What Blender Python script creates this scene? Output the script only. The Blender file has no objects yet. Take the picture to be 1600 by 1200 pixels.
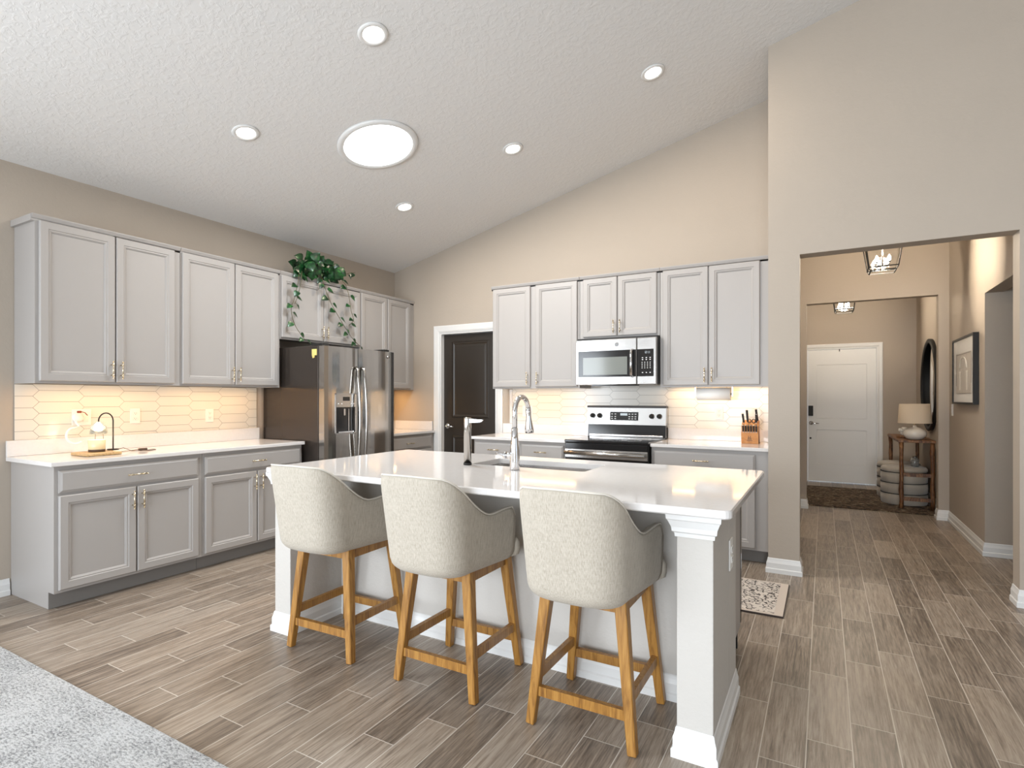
import bpy, bmesh, math, random
from mathutils import Vector, Matrix
PI=math.pi
S=bpy.context.scene
COL=S.collection
# ------------------------------------------------------------------ camera
cam_d=bpy.data.cameras.new('camera'); cam=bpy.data.objects.new('camera',cam_d); COL.objects.link(cam)
cam_d.sensor_fit='HORIZONTAL'; cam_d.sensor_width=36; cam_d.lens=864.1/1600*36
cam_d.shift_y=20.9/1600; cam_d.clip_start=0.05; cam_d.clip_end=100
cam.location=(4.6532,-5.2735,1.293); cam.rotation_euler=(PI/2,0,.5137)
S.camera=cam
# ------------------------------------------------------------------ exposure, world
S.view_settings.view_transform='Standard'; S.view_settings.look='None'
S.view_settings.exposure=-.34; S.view_settings.gamma=1; S.view_settings.use_curve_mapping=False
W=bpy.data.worlds.new('world'); S.world=W; W.use_nodes=True
W.node_tree.nodes['Background'].inputs[0].default_value=(.80,.90,1,1)
W.node_tree.nodes['Background'].inputs[1].default_value=1.5
# ceiling plane z = HC + SL*x
HC,SL=2.838,.246
CA=math.atan(SL)
DAY=(.86,.93,1.0); WARM=(1.0,.55,.20); CAN=(1.0,.84,.66)
def area(name,loc,rot,size,size_y,power,color,shape='RECTANGLE',spread=PI):
    d=bpy.data.lights.new(name,'AREA'); d.shape=shape; d.size=size
    if shape in('RECTANGLE','ELLIPSE'): d.size_y=size_y
    d.energy=power; d.color=color; d.spread=spread
    o=bpy.data.objects.new(name,d); COL.objects.link(o); o.location=loc; o.rotation_euler=rot
    return o
# daylight entering through the openings behind the camera (each fills its window; the right one is an added fill)
area('daylight_rear_doors',(4.0,-9.85,1.35),(PI/2,0,0),4.6,2.3,480,DAY)
area('daylight_left_window',(.05,-6.9,1.35),(0,-PI/2,0),2.0,2.6,250,DAY)
area('added_right_fill',(8.95,-5.0,1.7),(0,PI/2,0),2.2,4.0,8,DAY)  # added dim fill from the right, its window is invented
area('daylight_skylight',(1.65,-2.055,HC+SL*1.65-.03),(0,-CA,0),.48,.48,60,(.85,.93,1),'DISK')

# ------------------------------------------------------------------ node material helpers
class NT:
    def __init__(s,name):
        s.m=bpy.data.materials.new(name); s.m.use_nodes=True
        s.t=s.m.node_tree; s.b=s.t.nodes['Principled BSDF']; s.g=s.t.nodes
    def n(s,t,**k):
        o=s.g.new(t)
        for a,b in k.items(): setattr(o,a,b)
        return o
    def l(s,a,b): s.t.links.new(a,b)
    def m_(s,op,a,b=None,c=None):
        o=s.n('ShaderNodeMath',operation=op)
        for i,v in enumerate((a,b,c)):
            if v is None: continue
            if isinstance(v,(int,float)): o.inputs[i].default_value=v
            else: s.l(v,o.inputs[i])
        return o.outputs[0]
    def vec(s,x,y,z):
        o=s.n('ShaderNodeCombineXYZ')
        for i,v in enumerate((x,y,z)):
            if isinstance(v,(int,float)): o.inputs[i].default_value=v
            else: s.l(v,o.inputs[i])
        return o.outputs[0]
    def noise(s,v,scale,detail=3,rough=.5,dist=0):
        o=s.n('ShaderNodeTexNoise'); o.inputs['Scale'].default_value=scale; o.inputs['Detail'].default_value=detail
        o.inputs['Roughness'].default_value=rough; o.inputs['Distortion'].default_value=dist
        if v is not None: s.l(v,o.inputs['Vector'])
        return o.outputs[0]
    def ramp(s,f,stops,mode='LINEAR'):
        o=s.n('ShaderNodeValToRGB'); o.color_ramp.interpolation=mode; e=o.color_ramp.elements
        while len(e)<len(stops): e.new(.5)
        for i,(p,c) in enumerate(stops): e[i].position=p; e[i].color=(*c,1)
        s.l(f,o.inputs[0]); return o.outputs[0]
    def mix(s,f,a,b,blend='MIX'):
        o=s.n('ShaderNodeMix',data_type='RGBA',blend_type=blend)
        for i,v in ((0,f),(6,a),(7,b)):
            if isinstance(v,(int,float)): o.inputs[i].default_value=v
            elif isinstance(v,tuple): o.inputs[i].default_value=(*v,1)
            else: s.l(v,o.inputs[i])
        return o.outputs[2]
    def obj(s): return s.n('ShaderNodeTexCoord').outputs['Object']
    def pos(s): return s.n('ShaderNodeNewGeometry').outputs['Position']
    def bump(s,h,strength=.3,dist=.01):
        o=s.n('ShaderNodeBump'); o.inputs['Strength'].default_value=strength; o.inputs['Distance'].default_value=dist
        s.l(h,o.inputs['Height']); s.l(o.outputs[0],s.b.inputs['Normal'])
    def scale(s,v,x,y,z):
        o=s.n('ShaderNodeVectorMath',operation='MULTIPLY'); s.l(v,o.inputs[0]); o.inputs[1].default_value=(x,y,z); return o.outputs[0]
    def set(s,**k):
        for a,b in k.items():
            i=s.b.inputs[a.replace('_',' ')]
            if isinstance(b,tuple): i.default_value=(*b,1)
            elif isinstance(b,(int,float)): i.default_value=b
            else: s.l(b,i)
        return s
def flat(name,c,rough=.5,metal=0,var=.0,bump=0,bscale=60,**k):
    t=NT(name)
    if var:
        n=t.noise(t.pos(),3,3)
        t.set(Base_Color=t.mix(n,tuple(x*(1-var) for x in c),tuple(min(1,x*(1+var)) for x in c)))
    else: t.set(Base_Color=tuple(c))
    t.set(Roughness=rough,Metallic=metal)
    if bump: t.bump(t.noise(t.pos(),bscale,4,.6),bump,.004)
    for a,b in k.items(): t.set(**{a:b})
    return t.m
M={}
M['wall']=flat('wall_paint',(.43,.372,.31),.75,var=.03,bump=.28,bscale=45)
M['pier']=flat('pier_paint',(.55,.525,.49),.75,var=.02,bump=.5,bscale=45)
t=NT('ceiling_paint'); t.set(Base_Color=(.74,.735,.725),Roughness=.9)
h=t.ramp(t.noise(t.scale(t.pos(),1,1,1),26,4,.6,.6),[(.46,(0,0,0)),(.60,(1,1,1))]); t.bump(h,.22,.006); M['ceil']=t.m
M['trim']=flat('white_trim',(.74,.74,.73),.35,var=.01)
M['cab']=flat('greige_cabinet_paint',(.385,.366,.352),.42,var=.02)
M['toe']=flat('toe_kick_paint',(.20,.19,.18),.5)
M['gold']=flat('champagne_metal',(.78,.68,.50),.22,1)
M['chrome']=flat('chrome',(.72,.72,.73),.09,1)
M['black']=flat('black_gloss',(.012,.012,.013),.12)
M['blackm']=flat('black_matte',(.010,.0095,.009),.55)
M['bronze']=flat('dark_metal',(.035,.03,.028),.35,.6)
M['white']=flat('white_plastic',(.82,.81,.78),.4)
M['iv']=flat('printed_marks',(.75,.75,.75),.5)
t=NT('quartz'); n=t.noise(t.pos(),60,3); t.set(Base_Color=t.mix(n,(.70,.68,.67),(.76,.745,.735)),Roughness=.07); M['quartz']=t.m
t=NT('brushed_steel'); n=t.noise(t.scale(t.pos(),60,60,1.2),4,2)
t.set(Base_Color=(.46,.44,.415),Metallic=1.0,Roughness=t.m_('MULTIPLY_ADD',n,.08,.09)); M['steel']=t.m
t=NT('brushed_steel_horizontal'); n=t.noise(t.scale(t.pos(),1.2,60,60),4,2)
t.set(Base_Color=(.52,.51,.50),Metallic=1.0,Roughness=t.m_('MULTIPLY_ADD',n,.12,.15)); M['steelh']=t.m
M['fridge_side']=flat('fridge_side_enamel',(.070,.058,.050),.20,.6)
M['door_dark']=flat('espresso_door_paint',(.026,.020,.015),.38)
M['tile']=flat('glazed_white_tile',(.70,.68,.63),.16)
M['grout']=flat('tile_grout',(.27,.26,.24),.8)
M['mirror']=flat('mirror_glass',(.9,.9,.9),.02,1)
M['glass']=flat('clear_glass',(.95,.97,.96),.03,0,Transmission_Weight=.9,IOR=1.45)
t=NT('thin_pane'); tr=t.n('ShaderNodeBsdfTransparent'); gl=t.n('ShaderNodeBsdfGlossy'); gl.inputs['Roughness'].default_value=.03
fr=t.n('ShaderNodeFresnel'); mx=t.n('ShaderNodeMixShader'); t.l(fr.outputs[0],mx.inputs[0]); t.l(tr.outputs[0],mx.inputs[1]); t.l(gl.outputs[0],mx.inputs[2]); t.l(mx.outputs[0],t.g['Material Output'].inputs[0]); M['pane']=t.m
M['badge']=flat('badge_metal',(.20,.20,.20),.3,.6)
M['mwglass']=flat('smoked_window',(.20,.215,.20),.10)
M['frost']=flat('frosted_cream_glass',(.80,.68,.42),.15)
M['wax']=flat('candle_wax',(.85,.66,.22),.4,Subsurface_Weight=.2)
M['paper']=flat('paper_towel',(.86,.85,.82),.9)
M['soil']=flat('potting_soil',(.05,.035,.02),.9)
M['pot']=flat('nursery_pot',(.35,.30,.25),.6)
M['ceramic']=flat('white_ceramic',(.74,.69,.62),.22)
M['cord']=flat('dark_cord',(.10,.06,.04),.5)
M['petal']=flat('cream_petals',(.80,.76,.68),.7)
# wood look floor tile : 0.1485 x 0.6 planks laid along y in a one-third running bond
t=NT('wood_look_floor_tile'); P=t.n('ShaderNodeSeparateXYZ'); t.l(t.pos(),P.inputs[0]); X,Y=P.outputs[0],P.outputs[1]
u=t.m_('DIVIDE',t.m_('SUBTRACT',X,.735-.1485*60),.1485); iu=t.m_('FLOOR',u); fu=t.m_('FRACT',u)
v=t.m_('SUBTRACT',t.m_('DIVIDE',t.m_('ADD',Y,3.9+60),.6),t.m_('DIVIDE',t.m_('FLOORED_MODULO',iu,3),3))
iv=t.m_('FLOOR',v); fv=t.m_('FRACT',v)
du=t.m_('MULTIPLY',t.m_('MINIMUM',fu,t.m_('SUBTRACT',1,fu)),.1485); dv=t.m_('MULTIPLY',t.m_('MINIMUM',fv,t.m_('SUBTRACT',1,fv)),.6)
dm=t.m_('MINIMUM',du,dv); gr=t.m_('LESS_THAN',dm,.0019)
wn=t.n('ShaderNodeTexWhiteNoise',noise_dimensions='2D'); t.l(t.vec(iu,iv,0),wn.inputs['Vector']); r=wn.outputs['Value']
gv=t.vec(t.m_('ADD',t.m_('MULTIPLY',X,1),t.m_('MULTIPLY',r,17)),t.m_('ADD',t.m_('MULTIPLY',Y,.05),t.m_('MULTIPLY',r,31)),t.m_('MULTIPLY',r,9))
g1=t.noise(gv,48,6,.7,1.1); g2=t.noise(gv,170,3,.65,.3); g3=t.noise(t.pos(),3.2,2)
g=t.m_('ADD',t.m_('MULTIPLY',g1,.56),t.m_('ADD',t.m_('MULTIPLY',g2,.34),t.m_('MULTIPLY_ADD',r,.12,.04)))
c=t.ramp(g,[(.36,(.045,.030,.020)),(.46,(.140,.104,.075)),(.56,(.275,.216,.163)),(.68,(.42,.35,.28))])
c=t.mix(t.m_('MULTIPLY',g3,.22),c,(.28,.265,.245))
t.set(Base_Color=t.mix(gr,c,(.56,.515,.45)),Roughness=t.m_('MULTIPLY_ADD',g1,.18,.27))
t.bump(t.m_('SUBTRACT',t.m_('MULTIPLY',g,.3),gr),.22,.003); M['floor']=t.m
# linen
t=NT('beige_linen'); o=t.obj(); a=t.noise(t.scale(o,420,420,26),1,2,.6); b=t.noise(t.scale(o,30,30,420),1,2,.6)
w=t.m_('ADD',t.m_('MULTIPLY',a,.8),t.m_('MULTIPLY',b,.2))
t.set(Base_Color=t.ramp(w,[(.34,(.36,.315,.255)),(.50,(.455,.41,.342)),(.66,(.53,.485,.41))]),Roughness=.95,Sheen_Weight=.15); t.bump(w,.10,.001); M['linen']=t.m
M['piping']=flat('linen_piping',(.66,.62,.55),.9)
# stool wood
def wood(name,lo,mid,hi,sc=(30,30,2.2),rough=.38):
    t=NT(name); n=t.noise(t.scale(t.obj(),*sc),1.6,4,.6,1.2)
    t.set(Base_Color=t.ramp(n,[(.3,lo),(.5,mid),(.72,hi)]),Roughness=rough); t.bump(n,.08,.002); return t.m
M['oak']=wood('honey_oak',(.17,.070,.012),(.33,.155,.030),(.44,.23,.055))
M['rustic']=wood('rustic_stained_wood',(.03,.012,.005),(.15,.06,.02),(.34,.17,.07),(22,22,5),.5)
M['blockwood']=wood('knife_block_wood',(.42,.17,.05),(.52,.23,.075),(.60,.30,.11),(8,8,20))
M['board']=wood('pale_wood',(.40,.24,.10),(.55,.36,.17),(.64,.44,.24),(6,30,30))
# pothos leaf
t=NT('pothos_leaf'); n=t.noise(t.pos(),24,3,.6); t.set(Base_Color=t.ramp(n,[(.40,(.004,.022,.007)),(.58,(.010,.070,.018)),(.74,(.06,.22,.045))]),Roughness=.28); M['leaf']=t.m
M['stem']=flat('vine_stem',(.10,.085,.035),.6)
# kitchen mat : dark scrollwork on cream
t=NT('scroll_print_mat'); o=t.pos(); n=t.noise(o,9,3,.6,2.0); vr=t.n('ShaderNodeTexVoronoi',feature='DISTANCE_TO_EDGE'); vr.inputs['Scale'].default_value=34
wv=t.n('ShaderNodeVectorMath',operation='ADD'); t.l(o,wv.inputs[0]); t.l(t.scale(t.n('ShaderNodeTexNoise').outputs['Color'],.05,.05,0),wv.inputs[1]); t.l(wv.outputs[0],vr.inputs['Vector'])
k=t.m_('MULTIPLY',t.m_('LESS_THAN',vr.outputs['Distance'],.09),t.m_('GREATER_THAN',n,.45))
t.set(Base_Color=t.mix(k,(.66,.60,.54),(.06,.05,.045)),Roughness=.9); M['mat']=t.m
M['matedge']=flat('mat_border',(.62,.54,.47),.9); M['matbind']=flat('mat_binding',(.05,.035,.03),.8)
# grey shag area rug
t=NT('woven_grey_rug'); o=t.pos(); n1=t.noise(t.scale(o,1.0,2.2,1),55,4,.8); n2=t.noise(o,5,4,.65)
t.set(Base_Color=t.ramp(t.m_('ADD',t.m_('MULTIPLY',n1,.75),t.m_('MULTIPLY',n2,.25)),[(.38,(.22,.22,.23)),(.46,(.52,.52,.52)),(.54,(.78,.78,.78))]),Roughness=.98); t.bump(n1,1.0,.02); M['rug']=t.m
# foyer rug
t=NT('foyer_rug_weave'); o=t.pos(); n1=t.noise(t.scale(o,1,1.4,1),9,4,.8,2.0); n2=t.noise(t.scale(o,1,1,1),2.2,2)
c=t.ramp(n1,[(.40,(.010,.009,.009)),(.48,(.05,.035,.024)),(.55,(.14,.085,.045)),(.62,(.32,.27,.20))]); t.set(Base_Color=c,Roughness=.95); M['frug']=t.m
t=NT('ottoman_velvet'); n=t.noise(t.scale(t.obj(),6,6,1.5),2,3); t.set(Base_Color=t.mix(n,(.34,.30,.25),(.48,.44,.38)),Roughness=.8,Sheen_Weight=.4); M['velvet']=t.m
M['shade']=flat('linen_lampshade',(.62,.52,.40),.9)
def emit(name,c,s,base=(.8,.8,.8)):
    t=NT(name); t.set(Base_Color=base); t.b.inputs['Emission Color'].default_value=(*c,1); t.b.inputs['Emission Strength'].default_value=s; return t.m
M['e_can']=emit('downlight_lens',(1,.93,.84),16); M['e_sky']=emit('skylight_diffuser',(.92,.97,1),9)
M['e_strip']=emit('led_strip',(1,.80,.50),8); M['e_bulb']=emit('lamp_bulb',(1,.88,.70),40); M['e_warm']=emit('warmer_bulb',(1,.80,.45),25)
M['e_disp']=emit('lit_display',(.75,.85,.9),1.0,(.02,.02,.02))
t=NT('art_print'); n=t.noise(t.scale(t.pos(),1,6,2),3,3); t.set(Base_Color=t.mix(n,(.44,.40,.35),(.62,.58,.53)),Roughness=.4); M['art']=t.m
M['artpaper']=flat('print_paper',(.74,.73,.70),.25); M['artlight']=flat('print_highlights',(.74,.71,.65),.4); M['artdark']=flat('print_shadows',(.26,.23,.20),.4)

# ------------------------------------------------------------------ mesh helpers
class B:
    def __init__(s): s.bm=bmesh.new()
    def box(s,x0,x1,y0,y1,z0,z1,bev=0):
        tmp=bmesh.new() if bev else s.bm
        vs=[tmp.verts.new(p) for p in((x0,y0,z0),(x1,y0,z0),(x1,y1,z0),(x0,y1,z0),(x0,y0,z1),(x1,y0,z1),(x1,y1,z1),(x0,y1,z1))]
        for f in((0,3,2,1),(4,5,6,7),(0,1,5,4),(1,2,6,5),(2,3,7,6),(3,0,4,7)): tmp.faces.new([vs[i] for i in f])
        if bev:
            bmesh.ops.bevel(tmp,geom=tmp.edges[:],offset=bev,segments=2,profile=.5,affect='EDGES'); s.merge(tmp)
        return s
    def merge(s,tmp,mat=None):
        mp={}
        for v in tmp.verts: mp[v]=s.bm.verts.new(mat@v.co if mat else v.co)
        for f in tmp.faces:
            try: n=s.bm.faces.new([mp[v] for v in f.verts]); n.smooth=f.smooth
            except ValueError: pass
        tmp.free(); return s
    def hexa(s,bot,top):      # 4 bottom pts, 4 top pts
        vs=[s.bm.verts.new(p) for p in list(bot)+list(top)]
        for f in((0,3,2,1),(4,5,6,7),(0,1,5,4),(1,2,6,5),(2,3,7,6),(3,0,4,7)): s.bm.faces.new([vs[i] for i in f])
        return s
    def bar(s,a,b,wa,wb=None,ta=None,tb=None,up=(0,0,1)):   # square bar between points
        a,b=Vector(a),Vector(b); wb=wb or wa; ta=ta or wa; tb=tb or wb
        d=(b-a).normalized(); u=Vector(up)
        if abs(d.dot(u))>.95: u=Vector((0,1,0))
        r=d.cross(u).normalized(); u=r.cross(d).normalized()
        f=lambda c,w,t:[c-r*w/2-u*t/2,c+r*w/2-u*t/2,c+r*w/2+u*t/2,c-r*w/2+u*t/2]
        return s.hexa(f(a,wa,ta),f(b,wb,tb))
    def tube(s,pts,r,seg=10,closed=False,caps=True):
        pts=[Vector(p) for p in pts]; n=len(pts); rr=r if isinstance(r,(list,tuple)) else [r]*n
        rings=[]; prev=None
        for i,p in enumerate(pts):
            if closed: d=(pts[(i+1)%n]-pts[i-1])
            else: d=(pts[min(i+1,n-1)]-pts[max(i-1,0)])
            d.normalize()
            if prev is None:
                a=Vector((0,0,1)) if abs(d.z)<.9 else Vector((1,0,0)); x=d.cross(a).normalized()
            else: x=(prev-d*prev.dot(d)).normalized()
            prev=x; y=d.cross(x)
            rings.append([s.bm.verts.new(p+(x*math.cos(2*PI*k/seg)+y*math.sin(2*PI*k/seg))*rr[i]) for k in range(seg)])
        m=n if closed else n-1
        for i in range(m):
            A,Bq=rings[i],rings[(i+1)%n]
            for k in range(seg):
                f=s.bm.faces.new((A[k],A[(k+1)%seg],Bq[(k+1)%seg],Bq[k])); f.smooth=True
        if caps and not closed:
            s.bm.faces.new(rings[0][::-1]); s.bm.faces.new(rings[-1])
        return s
    def lathe(s,prof,c=(0,0,0),seg=32,axis='z',smooth=True,cap=True):    # prof: (r,h)
        rings=[]
        for r,h in prof:
            ring=[]
            for k in range(seg):
                a=2*PI*k/seg; x,y=r*math.cos(a),r*math.sin(a)
                p={'z':(x,y,h),'y':(x,h,y),'x':(h,x,y)}[axis]
                ring.append(s.bm.verts.new((p[0]+c[0],p[1]+c[1],p[2]+c[2])))
            rings.append(ring)
        for A,Bq in zip(rings,rings[1:]):
            for k in range(seg):
                f=s.bm.faces.new((A[k],A[(k+1)%seg],Bq[(k+1)%seg],Bq[k])); f.smooth=smooth
        if cap and prof[0][0]>1e-4: s.bm.faces.new(rings[0][::-1])
        if cap and prof[-1][0]>1e-4: s.bm.faces.new(rings[-1])
        return s
    def loops(s,L,cap=True,smooth=False):  # list of vertex loops, bridged; first & last capped
        R=[[s.bm.verts.new(p) for p in l] for l in L]; n=len(R[0])
        for A,Bq in zip(R,R[1:]):
            for k in range(n):
                f=s.bm.faces.new((A[k],A[(k+1)%n],Bq[(k+1)%n],Bq[k])); f.smooth=smooth
        if cap: s.bm.faces.new(R[0][::-1]); s.bm.faces.new(R[-1])
        return s
    def panel(s,x0,x1,z0,z1,prof,y0=0):  # nested rects facing -y ; prof: (inset, depth)
        L=[]
        for i,d in prof: L.append([(x0+i,y0-d,z0+i),(x1-i,y0-d,z0+i),(x1-i,y0-d,z1-i),(x0+i,y0-d,z1-i)])
        return s.loops(L)
    def poly(s,pts,n,th):  # extrude polygon along n by th
        n=Vector(n)*th; a=[Vector(p) for p in pts]
        return s.loops([a,[p+n for p in a]])
def tag(o,label=None,cat=None,group=None,kind=None):
    if label: o['label']=label
    if cat: o['category']=cat
    if group: o['group']=group
    if kind: o['kind']=kind
    return o
def obj(name,b,m,parent=None,loc=None,label=None,mods=None,weld=False):
    me=bpy.data.meshes.new(name); bm=b.bm
    if weld: bmesh.ops.remove_doubles(bm,verts=bm.verts[:],dist=1e-5)
    bmesh.ops.recalc_face_normals(bm,faces=bm.faces[:]); bm.to_mesh(me); bm.free()
    o=bpy.data.objects.new(name,me); COL.objects.link(o)
    me.materials.append(M[m] if isinstance(m,str) else m)
    if parent: o.parent=parent
    if loc: o.location=loc
    if label: o['label']=label
    return o
def thing(name,label,cat,loc=(0,0,0),rz=0,group=None,kind=None,rot=None):
    o=bpy.data.objects.new(name,None); COL.objects.link(o); o.location=loc; o.rotation_euler=rot or (0,0,rz); o.empty_display_size=.1
    return tag(o,label,cat,group,kind)
def struct(name,b,m,label=None): return tag(obj(name,b,m,label=label),kind='structure')
def dup(src,loc,label,rz=None,group=None):
    r=src.copy(); COL.objects.link(r); r.location=loc
    if rz is not None: r.rotation_euler=(0,0,rz)
    r['label']=label
    if group: r['group']=group
    for c in list(src.children):
        d=c.copy(); COL.objects.link(d); d.parent=r
        for g in list(c.children):
            e=g.copy(); COL.objects.link(e); e.parent=d
    return r

# ------------------------------------------------------------------ room shell
ZT=4.9
b=B(); b.box(-.2,9.2,-10.2,4.8,-.12,0); struct('floor',b,'floor')
# main sloping ceiling
b=B(); z=lambda x:HC+SL*x
b.hexa([(-.15,-10.2,z(-.15)),(9.2,-10.2,z(9.2)),(9.2,.15,z(9.2)),(-.15,.15,z(-.15))],[(-.15,-10.2,z(-.15)+.15),(9.2,-10.2,z(9.2)+.15),(9.2,.15,z(9.2)+.15),(-.15,.15,z(-.15)+.15)])
struct('ceiling',b,'ceil')
def wallx(b,x0,x1,y0,y1,z0=0):    # wall block whose top follows the ceiling
    b.hexa([(x0,y0,z0),(x1,y0,z0),(x1,y1,z0),(x0,y1,z0)],[(x0,y0,z(x0)+.01),(x1,y0,z(x1)+.01),(x1,y1,z(x1)+.01),(x0,y1,z(x0)+.01)])
# left wall with a window opening behind the camera
b=B(); b.box(-.15,0,-5.6,.15,0,z(0)+.01); b.box(-.15,0,-10.2,-8.2,0,z(0)+.01); b.box(-.15,0,-8.2,-5.6,0,.35); b.box(-.15,0,-8.2,-5.6,2.35,z(0)+.01)
struct('wall_left',b,'wall')
# back wall with pantry door opening .70-1.482
b=B(); wallx(b,0,.70,0,.15); wallx(b,.70,1.482,0,.15,2.053); wallx(b,1.482,4.2927,0,.15); struct('wall_back',b,'wall')
PX0,PX1,PX2,PY,HO=4.2927,4.50,5.7037,-.7674,2.3276
b=B(); wallx(b,PX0,PX1,PY,PY+.14); wallx(b,PX1,PX2,PY,PY+.14,HO); wallx(b,PX2,9.2,PY,PY+.14); wallx(b,PX0,4.40,PY+.14,0); struct('wall_partition',b,'wall')
# rear and right walls (behind the camera) with window openings, the right one added for the fill
b=B(); wallx(b,-.15,1.7,-10.2,-9.95); wallx(b,6.3,9.2,-10.2,-9.95); wallx(b,1.7,6.3,-10.2,-9.95,2.5); b.box(1.7,6.3,-10.2,-9.95,0,.05); struct('wall_rear',b,'wall')
b=B(); 
for y0,y1 in((-9.95,-7.0),(-3.0,PY)): b.box(9.0,9.2,y0,y1,0,z(9.0)+.01)
b.box(9.0,9.2,-7.0,-3.0,0,.6); b.box(9.0,9.2,-7.0,-3.0,2.8,z(9.0)+.01); struct('wall_right',b,'wall')
def win_frame(name,axis,c,a0,a1,z0,z1,n):
    b=B()
    def bx(p0,p1,q0,q1):
        if axis=='y': b.box(p0,p1,c-.04,c+.04,q0,q1)
        else: b.box(c-.04,c+.04,p0,p1,q0,q1)
    bx(a0,a1,z0,z0+.06); bx(a0,a1,z1-.06,z1)
    for i in range(n+1):
        p=a0+(a1-a0-.06)*i/n; bx(p,p+.06,z0,z1)
    struct(name,b,'trim')
win_frame('window_1','y',-10.08,1.7,6.3,.05,2.5,4); win_frame('window_2','x',-.08,-8.2,-5.6,.35,2.35,2); win_frame('added_window','x',9.1,-7.0,-3.0,.6,2.8,3)  # last frame lines the added opening in the right wall
# hall and foyer
HCZ=3.10
b=B(); b.box(4.26,4.40,0.15,4.8,0,HCZ); struct('wall_hall_left',b,'wall')
HX=5.796
b=B(); b.box(HX,HX+.12,-.63,-.45,0,HCZ); b.box(HX,HX+.12,-.45,.556,2.144,HCZ); b.box(HX,HX+.12,.556,4.8,0,HCZ)
b.box(HX+.12,7.6,.556,.68,0,HCZ); b.box(7.5,7.6,-.63,.556,0,HCZ); struct('wall_hall_right',b,'wall')
HY,H2Z=2.02,2.3767
b=B(); b.box(4.40,4.476,HY,HY+.12,0,HCZ); b.box(5.704,HX,HY,HY+.12,0,HCZ); b.box(4.476,5.704,HY,HY+.12,H2Z,HCZ); struct('wall_foyer_front',b,'wall')
b=B(); b.box(4.40,HX,4.407,4.55,2.04,HCZ); b.box(5.34,HX,4.407,4.55,0,2.04); b.box(4.40,4.415,4.407,4.55,0,2.04); struct('wall_foyer_back',b,'wall')
b=B(); b.box(4.31,7.6,PY+.14,4.8,HCZ,HCZ+.1); struct('ceiling_hall',b,'ceil')

# baseboards (profile swept along a polyline, room on the left of travel direction)
BP=[(.0006,0),(.018,0),(.018,.030),(.012,.036),(.012,.072),(.009,.080),(.006,.090),(.004,.104),(.0006,.108)]
def sweep(name,path,prof=BP,m='trim',parent=None,closed=False,z0=0):
    b=B(); P=[Vector(p) for p in path]; n=len(P); L=[]
    def nrm(a,c): d=(c-a).normalized(); return Vector((-d.y,d.x))
    for i,p in enumerate(P):
        if i==0: o=nrm(P[0],P[1])
        elif i==n-1: o=nrm(P[-2],P[-1])
        else:
            a,c=nrm(P[i-1],P[i]),nrm(P[i],P[i+1]); o=(a+c); o=o/ max(.2,o.dot(a))
        L.append([(p.x+o.x*d,p.y+o.y*d,z0+h) for d,h in prof])
    b.loops(L); return obj(name,b,m,parent)
def base(name,path): tag(sweep(name,path),kind='structure')
base('baseboard_left',[(0,-3.735),(0,-9.95)])
base('baseboard_partition',[(PX0,-.62),(PX0,PY),(PX1,PY),(PX1,PY+.14),(4.40,PY+.14),(4.40,HY),(4.476,HY),(4.476,HY+.12),(4.40,HY+.12),(4.40,4.40)][::-1])
base('baseboard_right',[(9.0,PY),(PX2,PY),(PX2,PY+.14)])
base('baseboard_hall_right',[(7.5,.556),(HX,.556),(HX,HY),(5.704,HY),(5.704,HY+.12),(HX,HY+.12),(HX,4.407),(5.40,4.407)])
b=B()

# ------------------------------------------------------------------ ceiling lights
cans=[((2.357,-2.857),'recessed downlight nearest the top edge, above the island front'),((3.544,-1.178),'recessed downlight high on the right, nearest the tall partition wall'),
 ((1.169,-2.847),'recessed downlight above the left cabinet run, left of the round skylight'),((2.342,-1.166),'recessed downlight between the skylight and the tall partition wall'),((1.15,-1.162),'recessed downlight lowest on the slope, above the refrigerator')]
can0=None
for (cx_,cy_),lab in cans:
    zc=z(cx_)
    if can0 is None:
        can0=thing('recessed_downlight',lab,'light',(cx_,cy_,zc),group='recessed downlights in the sloped ceiling',rot=(0,-CA,0))
        b=B(); b.lathe([(.060,-.004),(.066,-.010),(.086,-.008),(.090,-.001),(.060,.0)],cap=False); obj('trim_ring',b,'trim',can0)
        b=B(); b.lathe([(0.0001,-.0035),(.060,-.0035),(.0601,-.001)]); obj('lens',b,'e_can',can0,label='glowing round lens')
    else: dup(can0,(cx_,cy_,zc),lab)
    area('downlight_beam',(cx_+.005,cy_,zc-.03),(0,-CA,0),.11,.11,15,CAN,'DISK')
sk=thing('tubular_skylight','large round glowing skylight diffuser set in the sloped ceiling','skylight',(1.65,-2.055,z(1.65)),rot=(0,-CA,0))
b=B(); b.lathe([(.262,-.012),(.280,-.020),(.305,-.014),(.312,-.001),(.262,0)],seg=64,cap=False); obj('frame_ring',b,'trim',sk)
b=B(); b.lathe([(.0001,-.022),(.15,-.020),(.262,-.012),(.2621,-.003)],seg=64); obj('diffuser',b,'e_sky',sk,label='blue white glowing diffuser')

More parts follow.
